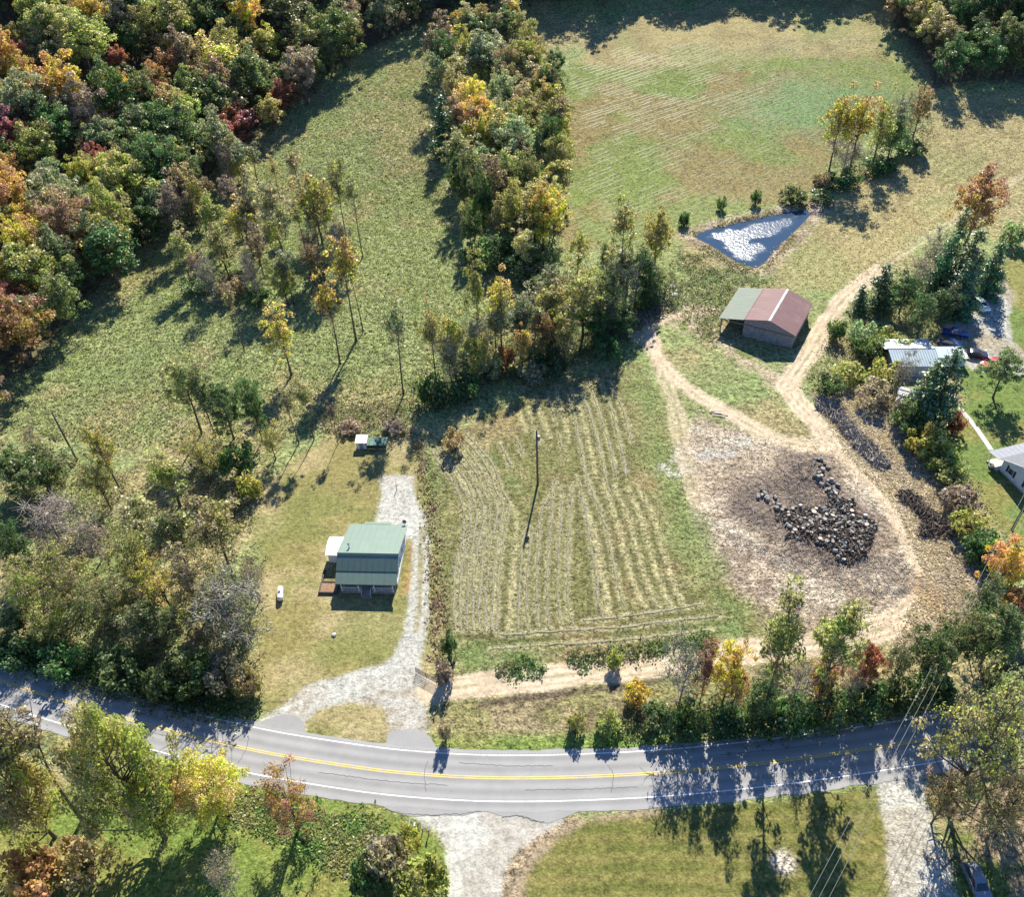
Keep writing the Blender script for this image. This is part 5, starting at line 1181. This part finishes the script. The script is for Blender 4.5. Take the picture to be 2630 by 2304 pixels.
MB().slab([(bx(xr_-.22), D_+.32, zr+.13), (bx(xr_-.22), -.37, zr+.13), (bx(xr_), -.37, zr+.2), (bx(xr_), D_+.32, zr+.2)], .02).slab([(bx(xr_+.22), -.37, zr+.12), (bx(xr_+.22), D_+.32, zr+.12), (bx(xr_), D_+.32, zr+.2), (bx(xr_), -.37, zr+.2)], .02).build('ridge_cap', M['ridge_metal'], roof)
MB().slab([(bx(xs_-.1), D_+.31, zs+.17), (bx(xs_-.1), -.36, zs+.17), (bx(xs_+.1), -.36, zs+.25), (bx(xs_+.1), D_+.31, zs+.25)], .02).build('seam_flashing', M['barn_red'], roof)
fw = empty('front_wall', (0, 0, 0)); fw.parent = barn
x = 4.25
while x < W_-.1:
    wd = .26+.12*rnd.random(); zb = .15*rnd.random()-.02; top = min(roof_z(x), roof_z(x+wd))-.55 if 1 else 0
    oy = rnd.uniform(0, .02); MB().box(bx(x), bx(min(x+wd-.02, W_)), oy, oy+.03, zb, 2.75+rnd.uniform(-.03, .03)).build('board', M['grey_boards'], fw)
    x += wd
# gable siding above the boards, header beam, posts
MB().add([(bx(4.2), .06, 2.85), (bx(W_), .06, 2.85), (bx(W_), .06, ze-.12), (bx(xr_), .06, zr), (bx(4.2), .06, zs)], [(0,1,2,3,4)]).add([(bx(4.2), .10, 2.85), (bx(W_), .10, 2.85), (bx(W_), .10, ze-.12), (bx(xr_), .10, zr), (bx(4.2), .10, zs)], [(4,3,2,1,0)]).build('gable_siding', simple('gable_grey', (.27, .235, .23), .8, var=.2, scale=2), barn)
MB().box(bx(0), bx(W_), -.06, -.005, 2.62, 2.82).build('header_beam', M['old_wood'], barn)
for px_, py_ in ((0, 0), (4.2, .12), (0, 6), (0, 11.8), (8.6, .12), (4.2, 6), (4.2, 11.8)): MB().box(bx(px_), bx(px_)+.2, py_, py_+.2, -.1, roof_z(px_+.1)-.15).build('post', M['old_wood'], barn)
def side_boards(nm, x, y0, y1, top):
    g_ = empty(nm, (0, 0, 0)); g_.parent = barn; y = y0
    while y < y1-.1:
        wd = .28+.12*rnd.random(); o_ = rnd.uniform(0, .02); MB().box(bx(x)-.03-o_, bx(x)-o_, y, min(y+wd-.02, y1), .1*rnd.random(), top).build('board', M['grey_boards'], g_); y += wd
side_boards('right_wall', W_, .05, D_, ze-.2); side_boards('lean_to_wall', 4.2, 6.5, D_, 3.5)
bw = empty('back_wall', (0, 0, 0)); bw.parent = barn; x = 0
while x < W_-.1:
    wd = .3+.1*rnd.random(); MB().box(bx(x), bx(min(x+wd-.02, W_)), D_-.03, D_, 0, roof_z(x)-.25).build('board', M['grey_boards'], bw); x += wd

# ------------------------------------------------------------------ metal-roofed house and annex at right
mh = empty('metal_roofed_house', (82.3, 128.6, 0), R(-4), 'low house with a ribbed pale blue metal roof behind the spruce', 'house')
MB().box(-8.0, -.3, .4, 8.6, 0, 2.55).build('wall', simple('grey_siding', (.55, .52, .53), .7, var=.08, scale=1), mh)
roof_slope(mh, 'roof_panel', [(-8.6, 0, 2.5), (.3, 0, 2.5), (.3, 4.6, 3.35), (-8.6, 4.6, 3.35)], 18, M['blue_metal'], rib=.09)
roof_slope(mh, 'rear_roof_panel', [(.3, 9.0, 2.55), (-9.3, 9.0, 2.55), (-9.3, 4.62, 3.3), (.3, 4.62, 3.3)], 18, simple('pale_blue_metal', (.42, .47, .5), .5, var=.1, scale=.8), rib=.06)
MB().box(-8.65, .35, 4.5, 4.7, 3.3, 3.4).build('ridge_cap', M['dark_wood'], mh)
window(mh, MB().box(-1.9, -.8, .34, .398, 1.1, 2.1), MB().box(-1.8, -.9, .32, .34, 1.2, 2.0))
d_ = MB().box(-5.6, -4.7, .35, .398, .1, 2.1).build('door', M['white_metal'], mh); MB().box(-4.85, -4.78, .31, .35, 1.0, 1.1).build('handle', M['steel'], d_)
pr = MB().box(-6.2, -.2, -1.6, .2, 0, .35).build('front_deck', M['grey_boards'], mh)
MB().slab([(-5.8, -1.3, 1.25), (-1.0, -1.3, 1.25), (-1.0, -1.2, 1.35), (-5.8, -1.2, 1.35)], .05).build('rail', M['concrete'], pr)
an = empty('trailer_annex', (83.0, 131.2, 0), R(-4), 'pale flat roofed trailer annex joined to the metal roofed house', 'trailer')
MB().box(-.25, 5.6, .2, 3.4, .3, 2.5).build('body', M['white_siding'], an)
roof_slope(an, 'roof_panel', [(-.28, .05, 2.52), (5.3, .05, 2.52), (5.3, 3.6, 2.62), (-.28, 3.6, 2.62)], 6, M['blue_metal'], rib=.03)
pts = [(5.35+.9*math.sin(a), y, 2.56-.9*(1-math.cos(a))) for y in (.05,) for a in np.linspace(0, 1.5, 7)]
mb = MB(); vs = []
for y in (.05, 3.6): vs += [(5.32+.9*math.sin(a), y, 2.58-.9*(1-math.cos(a))) for a in np.linspace(0, 1.5, 7)]
mb.add(vs, [(i, i+1, i+8, i+7) for i in range(6)]); mb.build('rounded_end', M['white_metal'], an)
for x in (1.0, 3.2): window(an, MB().box(x, x+.9, .14, .198, 1.2, 2.0), MB().box(x+.08, x+.82, .12, .14, 1.28, 1.92))
# slatted shed with a blue tarp
p = at(2322, 1040); ss = empty('slatted_shed', tuple(p), R(-32), 'little shed with a slatted roof and a blue tarp in front of the low house', 'shed')
MB().box(-1.3, 1.3, -1.5, 1.6, 0, 1.7).build('wall', M['dark_wood'], ss)
for i in range(11): y = -1.8+.36*i; MB().slab([(-1.6, y, 1.75+.06*i), (1.6, y, 1.75+.06*i), (1.6, y+.2, 1.79+.06*i), (-1.6, y+.2, 1.79+.06*i)], .04).build('roof_slat', M['white_metal'] if i % 4 else M['old_wood'], ss)
gT = np.random.default_rng(4); nx_, ny_ = 8, 8; tv = [(-1.75+3.5*i/7, .2+2.2*j/7, 1.72+.06*(j/7*6+5.6)-.04-max(0, j-4)*.22+gT.normal()*.03) for j in range(8) for i in range(8)]
MB().add(tv, [(j*8+i, j*8+i+1, j*8+i+9, j*8+i+8) for j in range(7) for i in range(7)]).build('tarp', M['tarp_blue'], ss, smooth=True)

# ------------------------------------------------------------------ blue-white house at the right edge
bh = empty('white_cottage', (82.6, 102.4, 0), R(14), 'white cottage with dark shutters and grey roof at the right edge', 'house')
GW, GL = 8.0, 13.0     # gable width (towards the camera, local -y), length (local +x)
apex = 4.5
mb = MB()
mb.add([(0, 0, .3), (0, -GW, .3), (0, -GW, 2.75), (0, -GW/2, apex), (0, 0, 2.75)], [(0, 1, 2, 3, 4)])
mb.add([(GL, 0, .3), (GL, -GW, .3), (GL, -GW, 2.75), (GL, -GW/2, apex), (GL, 0, 2.75)], [(4, 3, 2, 1, 0)])
mb.add([(0, 0, .3), (GL, 0, .3), (GL, 0, 2.75), (0, 0, 2.75)], [(0, 3, 2, 1)]).add([(0, -GW, .3), (GL, -GW, .3), (GL, -GW, 2.75), (0, -GW, 2.75)], [(0, 1, 2, 3)])
wl_ = mb.build('wall', M['white_siding'], bh)
MB().box(.03, GL-.03, -GW+.03, -.03, -.1, .3).build('foundation', M['concrete'], bh)
for i in range(11): z = .5+.2*i; MB().add([(-.002, 0, z), (-.022, 0, z-.02), (-.022, -GW, z-.02), (-.002, -GW, z)], [(0, 1, 2, 3)]).build('siding_board', M['white_siding'], wl_)
rf = empty('roof', (0, 0, 0)); rf.parent = bh
def shingle_slope(q, n, mat):
    a, b, c, d = [Vector(p) for p in q]
    for i in range(n):
        t0, t1 = i/n, (i+1)/n
        p0, p1, q1, q0 = a.lerp(d, t0), b.lerp(c, t0), b.lerp(c, t1+.01), a.lerp(d, t1+.01); up = Vector((0, 0, .015)); MB().slab([p0+up, p1+up, q1, q0], .03).build('shingle_course', mat, rf)
shingle_slope([(GL+.4, .45, 2.62), (-.45, .45, 2.62), (-.45, -GW/2, apex+.08), (GL+.4, -GW/2, apex+.08)], 14, M['grey_shingle'])
shingle_slope([(-.45, -GW-.45, 2.62), (GL+.4, -GW-.45, 2.62), (GL+.4, -GW/2, apex+.08), (-.45, -GW/2, apex+.08)], 14, M['pale_shingle'])
for y0, y1, z0_, z1 in ((-.0, -GW/2, 2.62, apex-.02), (-GW/2, -GW, apex-.02, 2.62)): MB().slab([(-.5, y0, z0_+.02), (-.44, y0, z0_+.02), (-.44, y1, z1+.02), (-.5, y1, z1+.02)], .16).build('rake_board', M['white_metal'], bh)
pc = empty('porch', (0, 0, 0)); pc.parent = bh
MB().box(-.6, 7.5, .05, 2.5, 0, .35).build('porch_floor', M['concrete'], pc)
for x in (-.4, 3.4, 7.3): MB().box(x-.06, x+.06, 2.2, 2.32, .35, 2.35).build('post', M['white_metal'], pc)
roof_slope(pc, 'porch_roof_panel', [(7.8, 2.75, 2.32), (-.9, 2.75, 2.32), (-.9, .2, 2.66), (7.8, .2, 2.66)], 9, M['pale_shingle'], rib=.02)
for y in (-2.1, -5.9):
    window(bh, MB().box(-.08, -.024, y-.55, y+.55, 1.1, 2.3), MB().box(-.1, -.08, y-.45, y+.45, 1.2, 1.68).box(-.1, -.08, y-.45, y+.45, 1.74, 2.2))
    for s in (-1, 1): MB().box(-.07, -.024, y+s*.78-.2, y+s*.78+.2, 1.05, 2.35).build('shutter', M['black'], bh)
MB().tube([(-.02, -GW/2, 3.55), (-.1, -GW/2, 3.55)], .25, 12).build('gable_vent', M['white_metal'], bh)
tire = empty('round_planter', (bh.matrix_world @ Vector((0, 0, 0))), 0)
tire.location = (81.6, 103.4, .0); tag(tire, 'pale round tub standing at the cottage porch corner', 'tub')
MB().tube([(0, 0, 0), (0, 0, .5)], [.4, .5], 14).build('tub', M['blue_metal'], tire); MB().tube([(0, 0, .3), (0, 0, .505)], .42, 14).build('soil', M['dark_wood'], tire)
# concrete walk to the cottage
v, f = ribbon(resample(smooth_line(P([(2440, 1010), (2462, 1045), (2500, 1090), (2535, 1140), (2548, 1160)]), 5), .5), [-.45, .45], 0.04)
wk = link('garden_walk', np_mesh('garden_walk', v, f), M['concrete'])
if wk.data.polygons[0].normal.z < 0: wk.data.flip_normals()
tag(wk, 'narrow concrete walk across the neighbour lawn', 'path', kind='structure')

# ------------------------------------------------------------------ cars
def car(label, color, loc, yaw, kind='sedan', rough=.22):
    L, Wd = (4.6, 1.78); c = empty('parked_car', loc, yaw, label, 'car', None)
    pm = paint('car_paint', color, rough)
    if kind == 'sedan': lo = [(-2.3,.32),(-2.28,.62),(-2.2,.80),(-1.55,.93),(-.95,.95),(1.15,.95),(1.5,.93),(2.15,.88),(2.28,.70),(2.3,.32)]; roofp = [(-1.05,.93),(-.35,1.36),(.1,1.43),(.7,1.41),(1.1,1.30),(1.65,.95)]
    elif kind == 'pickup': lo = [(-2.5,.42),(-2.48,.8),(-2.4,1.0),(-1.1,1.08),(-.7,1.1),(.8,1.1),(.85,1.06),(2.4,1.06),(2.5,.9),(2.5,.42)]; roofp = [(-1.0,1.08),(-.45,1.6),(-.1,1.7),(.5,1.7),(.72,1.62),(.84,1.09)]
    else: lo = [(-2.3,.38),(-2.28,.72),(-2.2,.92),(-1.45,1.05),(-.9,1.07),(1.9,1.07),(2.15,1.05),(2.25,.9),(2.3,.7),(2.3,.38)]; roofp = [(-1.05,1.05),(-.4,1.58),(.1,1.68),(1.4,1.66),(1.9,1.5),(2.2,1.06)]
    # local x: front is -x; lofted sections across the width
    mb = MB(); cols = []
    ysec = [(-1, .0, .86), (-.97, .05, .98), (-.7, .0, 1.0), (0, .03, 1.01), (.7, .0, 1.0), (.97, .05, .98), (1, .0, .86)]
    n_ = len(lo); vs = []
    for t, dz, k in ysec: vs += [(x*(1 if abs(t) < .9 else .985), t*Wd/2, (z if z < .5 else .5+(z-.5)*k)) for x, z in lo]
    fs = [(a*n_+i, a*n_+i+1, (a+1)*n_+i+1, (a+1)*n_+i) for a in range(len(ysec)-1) for i in range(n_-1)] + [(a*n_+n_-1, a*n_, (a+1)*n_, (a+1)*n_+n_-1) for a in range(len(ysec)-1)] + [tuple(range(n_-1, -1, -1)), tuple((len(ysec)-1)*n_+i for i in range(n_))]
    mb.add(vs, fs); body = mb.build('body', pm, c, smooth=False)
    # glasshouse: glass all round, painted roof skin
    m_ = len(roofp); gv = []
    for s, kk in ((-1, 1.), (1, 1.)): gv += [(x, s*(Wd/2-.06-.22*min(1, max(0, (z-.95)/.6))), z) for x, z in roofp]
    MB().add(gv, [tuple(range(m_)), tuple(range(2*m_-1, m_-1, -1))]+[(i, i+m_, i+1+m_, i+1) for i in range(m_-1)]).build('windows', M['glass'], c)
    i0, i1 = 1, m_-2; rv = []
    for i in range(i0, i1+1):
        x, z = roofp[i]; hwid = Wd/2-.06-.22*min(1, max(0, (z-.95)/.6))+.02
        rv += [(x, -hwid, z+.012), (x, 0, z+.05), (x, hwid, z+.012)]
    k_ = i1-i0+1; MB().add(rv, [(3*i+j, 3*i+j+1, 3*i+j+4, 3*i+j+3) for i in range(k_-1) for j in range(2)]).build('roof', pm, c, smooth=True)
    for s in (-1, 1):
        for (xa, za), (xb, zb) in ((roofp[0], roofp[1]), (roofp[-2], roofp[-1])):
            ya, yb = s*(Wd/2-.05-.22*min(1, max(0, (za-.95)/.6))), s*(Wd/2-.05-.22*min(1, max(0, (zb-.95)/.6)))
            MB().tube([(xa, ya, za), (xb, yb, zb+.01)], .045, 5).build('pillar', pm, c)
        MB().box(-2.31, -2.2, s*.62-.2, s*.62+.2, .58, .72).build('headlight', M['white_metal'], c); MB().box(2.22, 2.315, s*.64-.18, s*.64+.18, .62, .78).build('tail_light', M['red_plastic'], c)
        MB().box(-.85, -.68, s*(Wd/2+.06)-.06, s*(Wd/2+.06)+.06, .95, 1.08).build('mirror', pm, c)
        for x in (-1.42, 1.40):
            w_ = MB().tube([(x, s*(Wd/2-.21), .32), (x, s*(Wd/2-.01), .32)], .32, 14).build('wheel', M['rubber'], c)
            MB().tube([(x, s*(Wd/2-.02), .32), (x, s*(Wd/2+.005), .32)], .2, 12).build('rim', M['steel'], w_)
    MB().box(-2.34, -2.24, -.8, .8, .34, .52).build('bumper', M['grey_plastic'], c); MB().box(2.24, 2.34, -.8, .8, .34, .52).build('bumper', M['grey_plastic'], c)
    return c
def yaw_to(a, b): d = (at(*b)-at(*a)); return math.atan2(d[1], d[0])
car('grey car with a glaring roof parked under the half bare tree', (.22, .24, .28), tuple(at(2505, 2275)), yaw_to((2520, 2320), (2478, 2225)), 'suv', .15)
car('white car in the shade at the edge of the gravel drive', (.65, .68, .7), tuple(at(2517, 790)), R(98), 'suv')
car('blue pickup in the shade behind the trailer annex', (.02, .05, .22), tuple(at(2450, 862)), R(158), 'pickup', .3)
car('dark blue car wedged between the pickup and the annex', (.03, .06, .16), tuple(at(2437, 886)), R(150), 'sedan', .3)
car('bronze black sedan at the end of the trailer annex', (.05, .04, .035), tuple(at(2503, 915)), R(162), 'sedan', .15)
car('red car half hidden by the orchard tree', (.5, .06, .05), tuple(at(2545, 938)), R(20), 'sedan', .25)

# ------------------------------------------------------------------ mailboxes, signs, gate
mbx = [((1036, 2123), .0, 'black', 'leftmost mailbox of the roadside row, standing apart', 1.0), ((1054, 2126), .15, 'grey_plastic', 'larger grey mailbox second from the left', 1.25), ((1067, 2129), .1, 'white_metal', 'white mailbox third from the left', .9), ((1075, 2133), .1, 'black', 'narrow dark mailbox fourth from the left', .8), ((1086, 2136), .2, 'grey_plastic', 'grey mailbox fifth from the left', 1.2), ((1102, 2141), .0, 'grey_plastic', 'rightmost mailbox of the roadside row', 1.0)]
for (pp, rz, mt, lab, k) in mbx:
    e_ = empty('mailbox', tuple(at(*pp)), R(-8)+rz, lab, 'mailbox', 'mailboxes by the white lane')
    MB().box(-.05, .05, -.05, .05, -.1, 1.05).build('post', M['dark_wood'], e_)
    a = np.linspace(0, math.pi, 7); pr = [(-.1*k, 1.05)]+[(-.1*k*math.cos(t)*1.0, 1.05+.12*k+.1*k*math.sin(t)) for t in a]+[(.1*k, 1.05)]
    b_ = MB().prism(pr, -.25*k, .27*k).build('box', M[mt], e_)
    MB().prism([(x*.95, 1.05+(z-1.05)*.97) for x, z in pr], .272*k, .29*k).build('door', M['grey_plastic'], b_); MB().box(.1*k+.005, .1*k+.02, 0, .03, 1.1, 1.35).build('flag', M['red_plastic'], b_)
# warning sign: yellow diamond with a black curve arrow, facing the traffic
sg = empty('curve_sign', tuple(at(218, 1722)), R(-12), 'yellow diamond curve warning sign at the thicket edge', 'sign')
MB().tube([(0, 0, -.2), (0, 0, 2.5)], .04, 6).build('post', M['steel'], sg)
s_ = .53; pl = MB().add([(0, -.05, 1.65), (s_, -.05, 1.65+s_), (0, -.05, 1.65+2*s_), (-s_, -.05, 1.65+s_), (0, -.03, 1.65), (s_, -.03, 1.65+s_), (0, -.03, 1.65+2*s_), (-s_, -.03, 1.65+s_)], [(0,1,2,3), (7,6,5,4), (0,4,5,1), (1,5,6,2), (2,6,7,3), (3,7,4,0)]).build('plate', M['sign_yellow'], sg)
MB().add([(.02,-.056,1.9),(.12,-.056,1.9),(.12,-.056,2.15),(-.1,-.056,2.33),(-.17,-.056,2.26),(.02,-.056,2.1)], [(0,1,2,3,4,5)]).add([(-.26,-.056,2.22),(-.06,-.056,2.38),(-.24,-.056,2.45)], [(0,1,2)]).build('arrow', M['black'], pl)
gs = empty('road_sign', tuple(at(2438, 1800)), R(60), 'green road sign on a post at the right roadside', 'sign')
MB().tube([(0, 0, -.2), (0, 0, 2.6)], .04, 6).build('post', M['steel'], gs)
pl = MB().box(-.6, .6, -.06, -.04, 1.75, 2.55).build('plate', M['sign_green'], gs); MB().box(-.62, .62, -.063, -.037, 2.55, 2.58).build('rim', M['white_metal'], pl)
ga, gb = at(1069, 1729), at(1122, 1758); gl = float(np.linalg.norm(gb-ga))
gt = empty('metal_gate', tuple(ga), math.atan2(gb[1]-ga[1], gb[0]-ga[0]), 'tubular metal field gate standing open by the driveway', 'gate')
for z in (.25, .48, .7, .92, 1.14, 1.36): MB().tube([(0, 0, z), (gl, 0, z)], .032, 6).build('rail', M['dark_wood'], gt)
for x in (0, gl/2, gl): MB().tube([(x, 0, .1), (x, 0, 1.42)], .04, 6).build('upright', M['dark_wood'], gt)
gp = empty('gate_post', tuple(gb+np.array([.25, -.1, 0])), 0, 'wooden post at the hinge of the metal gate', 'post'); MB().tube([(0, 0, -.2), (0, 0, 1.7)], .1, 8).build('post_shaft', M['pole_wood'], gp); MB().tube([(0, 0, 1.7), (0, 0, 1.76)], [.11, .05], 8).build('post_cap', M['steel'], gp)

# ------------------------------------------------------------------ utility poles and wires
def upole(base, h, label, arm=True, yaw=0., tr=False):
    e_ = empty('utility_pole', tuple(base), yaw, label, 'pole', 'utility poles')
    MB().tube([(0, 0, -.5), (0, 0, h*.5), (0, 0, h)], [.2, .17, .14], 8).build('shaft', M['pole_wood'], e_, smooth=True)
    if arm:
        MB().box(-1.1, 1.1, -.06, .06, h-.55, h-.42).build('crossarm', M['pole_wood'], e_)
        for x in (-1.0, 0, 1.0): MB().tube([(x, 0, h-.42), (x, 0, h-.2)], [.05, .03], 6).build('insulator', M['grey_plastic'], e_)
    else: MB().tube([(0, 0, h), (0, 0, h+.2)], [.05, .03], 6).build('insulator', M['grey_plastic'], e_)
    if tr: MB().tube([(.35, 0, h-2.0), (.35, 0, h-1.1)], .22, 10).build('transformer', M['grey_plastic'], e_)
    return e_
pf = at(1381, 1244); plft = at(198, 1184); prt = at(2599, 1362)
upole(pf, 12.2, 'lone utility pole in the middle of the hay field', False, 0, True)
upole(plft, 11.5, 'utility pole at the left edge of the meadow', False)
upole(prt, 10.5, 'utility pole beside the white cottage', True, R(-35))
far = np.array([18., 20., 0.]); upole(far, 10.5, 'utility pole below the frame at the near end of the wires', True, R(-35))
def wire(a, b, sag, label, r=.022):
    a = np.array(a, float); b = np.array(b, float); o_ = (a+b)/2; n_ = 24
    pts = [a*(1-t)+b*t-np.array([0, 0, 4*sag*t*(1-t)]) for t in np.linspace(0, 1, n_)]
    tag(MB().tube([p-o_ for p in pts], r, 5).build('power_line', M['wire'], loc=o_), label, 'wire', 'power lines')
dx = np.array([math.cos(R(-35)), math.sin(R(-35)), 0])
for k, nm in ((-1, 'left'), (0, 'middle'), (1, 'right')): wire(prt+dx*k*.8+np.array([0, 0, 10.3]), far+dx*k*.8+np.array([0, 0, 10.3]), .6, '%s power line crossing the road at right' % nm, .022)
wire(plft+np.array([0, 0, 11.6]), pf+np.array([0, 0, 12.3]), 1.5, 'faint power line from the meadow pole to the field pole', .015)
wire(pf+np.array([0, 0, 12.3]), prt+np.array([0, 0, 10.4]), 1.2, 'faint power line from the field pole to the right pole', .015)

# ------------------------------------------------------------------ log heap, brush rows, boulders, planks
def vary(m):
    nt = m.node_tree; b = [n for n in nt.nodes if n.type == 'BSDF_PRINCIPLED'][0]; l = b.inputs['Base Color'].links[0].from_socket
    oi = N(nt, 'ShaderNodeObjectInfo'); sc = N(nt, 'ShaderNodeVectorMath', operation='SCALE'); nt.links.new(l, sc.inputs[0]); nt.links.new(ramp(nt, oi.outputs['Random'], 0, 1, .35, 1.6), sc.inputs['Scale']); nt.links.new(sc.outputs[0], b.inputs['Base Color'])
vary(M['log_bark']); vary(M['log_end'])
def log_me(seed):
    g = np.random.default_rng(seed); mb = MB(); r = .34*(.85+.3*g.random()); L = .5
    mb.tube([(-L, 0, 0), (0, .02, .01), (L, 0, 0)], [r*1.04, r*.98, r], 9, cap=False)
    n_ = 9; v = mb.v; mb.add([v[j] for j in range(n_)], [tuple(range(n_-1, -1, -1))], 1); mb.add([v[2*n_+j] for j in range(n_)], [tuple(range(n_))], 1)
    me = bpy.data.meshes.new('log_section'); me.from_pydata(mb.v, [], mb.f); me.materials.append(M['log_bark']); me.materials.append(M['log_end']); me.polygons.foreach_set('material_index', mb.mi); me.update(); return me
LOGS = [log_me(i) for i in range(6)]
def z6(pts): return [(1730+a/2.2733, 760+b/2.2733) for a, b in pts]
heap = scatter_poly(z6([(590,1290),(720,1255),(880,1235),(920,1180),(1050,1190),(1060,1270),(1190,1330),(1160,1420),(1130,1520),(1010,1575),(900,1500),(800,1450),(650,1430),(660,1360)]), 280, 71)
hc = heap.mean(0)
def put_log(x, y, z, s, label, group):
    o = link('log_section', LOGS[rnd.randrange(6)]); o.location = (x, y, z); o.rotation_euler = (rnd.uniform(-.5, .5), rnd.choice([rnd.uniform(-.35, .35), rnd.uniform(-.35, .35), 1.57+rnd.uniform(-.3, .3)]), rnd.uniform(0, 3.14)); o.scale = (s*rnd.uniform(.7, 1.35), s, s)
    tag(o, label, 'log', group)
for i, (x, y) in enumerate(heap):
    r = np.hypot((x-hc[0])/9, (y-hc[1])/6); put_log(x, y, float(zat(x, y))+.22-.08+max(0, 1-r)*rnd.random()*.55, rnd.choice([rnd.uniform(.35, .65), rnd.uniform(.45, 1.0)]), 'grey cut log section in the big heap on the bare lot', 'log sections of the big heap')
for pts, n_, lab, grp in ((z6([(470,1140),(560,1110),(620,1160),(580,1200),(480,1195)]), 9, 'dark log section in the small group left of the big heap', 'log sections left of the heap'), (z6([(780,960),(900,960),(920,1060),(970,1120),(950,1180),(900,1160),(830,1090)]), 34, 'log section in the trail leading up from the heap', 'log sections above the heap'), (z6([(620,1180),(760,1230),(700,1280),(560,1270)]), 12, 'log section lying loose at the left edge of the big heap', 'loose log sections')):
    for (x, y) in scatter_poly(pts, n_, 72+n_): put_log(x, y, float(zat(x, y))+.22, rnd.uniform(.5, 1.1), lab, grp)
def sticks(name, poly, n, r, ln, label, seed, mat, hgt_=.6):
    g = np.random.default_rng(seed); pts = scatter_poly(poly, n, seed); mb = MB()
    for (x, y) in pts:
        a = g.random()*6.28; L = ln*(.4+.9*g.random()); z = float(zat(x, y))+hgt_*g.random(); dz = g.normal()*.2*L; d = np.array([math.cos(a)*L/2, math.sin(a)*L/2, dz/2]); c = np.array([x, y, max(z, z+abs(dz)/2)]); mb.tube([c-d, c+d], r*(.5+g.random()), 4)
    tag(mb.build(name, M[mat], loc=(0, 0, 0)), label, 'brush', kind='stuff')
sticks('brush_row', z6([(830,600),(920,610),(1100,800),(1250,960),(1270,1000),(1180,1010),(1040,870),(920,720),(830,660)]), 900, .07, 1.2, 'row of grey brush and stone beside the track', 81, 'pale_bark', .6)
sticks('brush_row', z6([(1300,1150),(1380,1150),(1500,1250),(1620,1360),(1650,1420),(1540,1410),(1420,1400),(1460,1300),(1330,1200)]), 650, .07, 1.2, 'row of dark brush right of the track', 82, 'bark', .7)
sticks('heap_debris', z6([(590,1290),(720,1255),(880,1235),(920,1180),(1050,1190),(1060,1270),(1190,1330),(1160,1420),(1130,1520),(1010,1575),(900,1500),(800,1450),(650,1430),(660,1360)]), 1500, .09, .7, 'bark chunks and broken branches packed between the logs', 86, 'bark', .5)
sticks('brush_litter', z6([(430,1090),(800,900),(900,1100),(1180,1300),(1180,1550),(900,1600),(600,1450),(350,1290)]), 700, .03, 1.4, 'twigs and chips strewn around the log heap', 83, 'pale_bark', .15)
sticks('brush_litter', [(1580,830),(1640,800),(1720,770),(1740,800),(1640,850),(1450,930),(1360,950),(1340,930)], 500, .06, 1.2, 'driftwood and brush along the stony creek', 84, 'log_bark', .6)
sticks('straw_litter', z6([(250,1350),(800,1560),(1300,1500),(1500,1700),(1300,1773),(900,1700),(400,1500)]), 900, .025, 1.2, 'pale straw stalks strewn below the log heap', 85, 'log_end', .08)
def rock_me(seed):
    g = np.random.default_rng(seed); n1, n2 = 8, 5; vs = []; ph = g.random(8)*6
    for j in range(n2):
        t = math.pi*(j+.5)/n2
        for i in range(n1): p = 2*math.pi*i/n1; k = .8+.35*g.random(); vs.append((k*math.sin(t)*math.cos(p), k*.8*math.sin(t)*math.sin(p), k*.62*math.cos(t)))
    vs += [(0, 0, .6), (0, 0, -.6)]; fs = [(j*n1+i, (j+1)*n1+i, (j+1)*n1+(i+1) % n1, j*n1+(i+1) % n1) for j in range(n2-1) for i in range(n1)]
    fs += [(i, (i+1) % n1, n1*n2) for i in range(n1)]+[((n2-1)*n1+(i+1) % n1, (n2-1)*n1+i, n1*n2+1) for i in range(n1)]
    me = bpy.data.meshes.new('boulder'); me.from_pydata(vs, [], fs); me.materials.append(M['rock']); me.update(); return me
ROCKS = [rock_me(90+i) for i in range(4)]
for i, (px, py, s) in enumerate([(1728,738,.8),(1740,748,.6),(1733,760,.9),(1716,770,.5),(1704,785,.6),(1722,752,.5),(1690,795,.45),(1378,928,.6),(1392,936,.7),(1365,940,.5),(1405,925,.45),(1350,945,.45),(1660,812,.4),(1640,822,.4),(1500,880,.4),(1470,890,.5),(1440,905,.4),(1520,872,.45)]):
    o = link('boulder', ROCKS[i % 4]); q = at(px, py); o.location = (q[0], q[1], float(zat(q[0], q[1]))+.15*s); o.scale = (s, s, s); o.rotation_euler = (0, 0, rnd.uniform(0, 6))
    tag(o, 'whitish boulder beside the bend above the creek' if i < 7 else ('pale stone heaped at the creek by the red bush' if i < 12 else 'pale stone in the bed of the shaded creek'), 'boulder', 'boulders at the bend' if i < 7 else ('stones by the red bush' if i < 12 else 'creek bed stones'))
for i, (px, py) in enumerate([(1838, 1062), (1846, 1069), (1853, 1064), (1842, 1058)]):
    q = at(px, py); tag(MB().box(-1.2, 1.2, -.12, .12, 0, .06).build('plank', M['log_end'], loc=(q[0], q[1], .08+.07*i), rotz=R(-28+7*i)), 'pale plank dropped on the grass between the two tracks', 'plank', 'planks between the tracks')
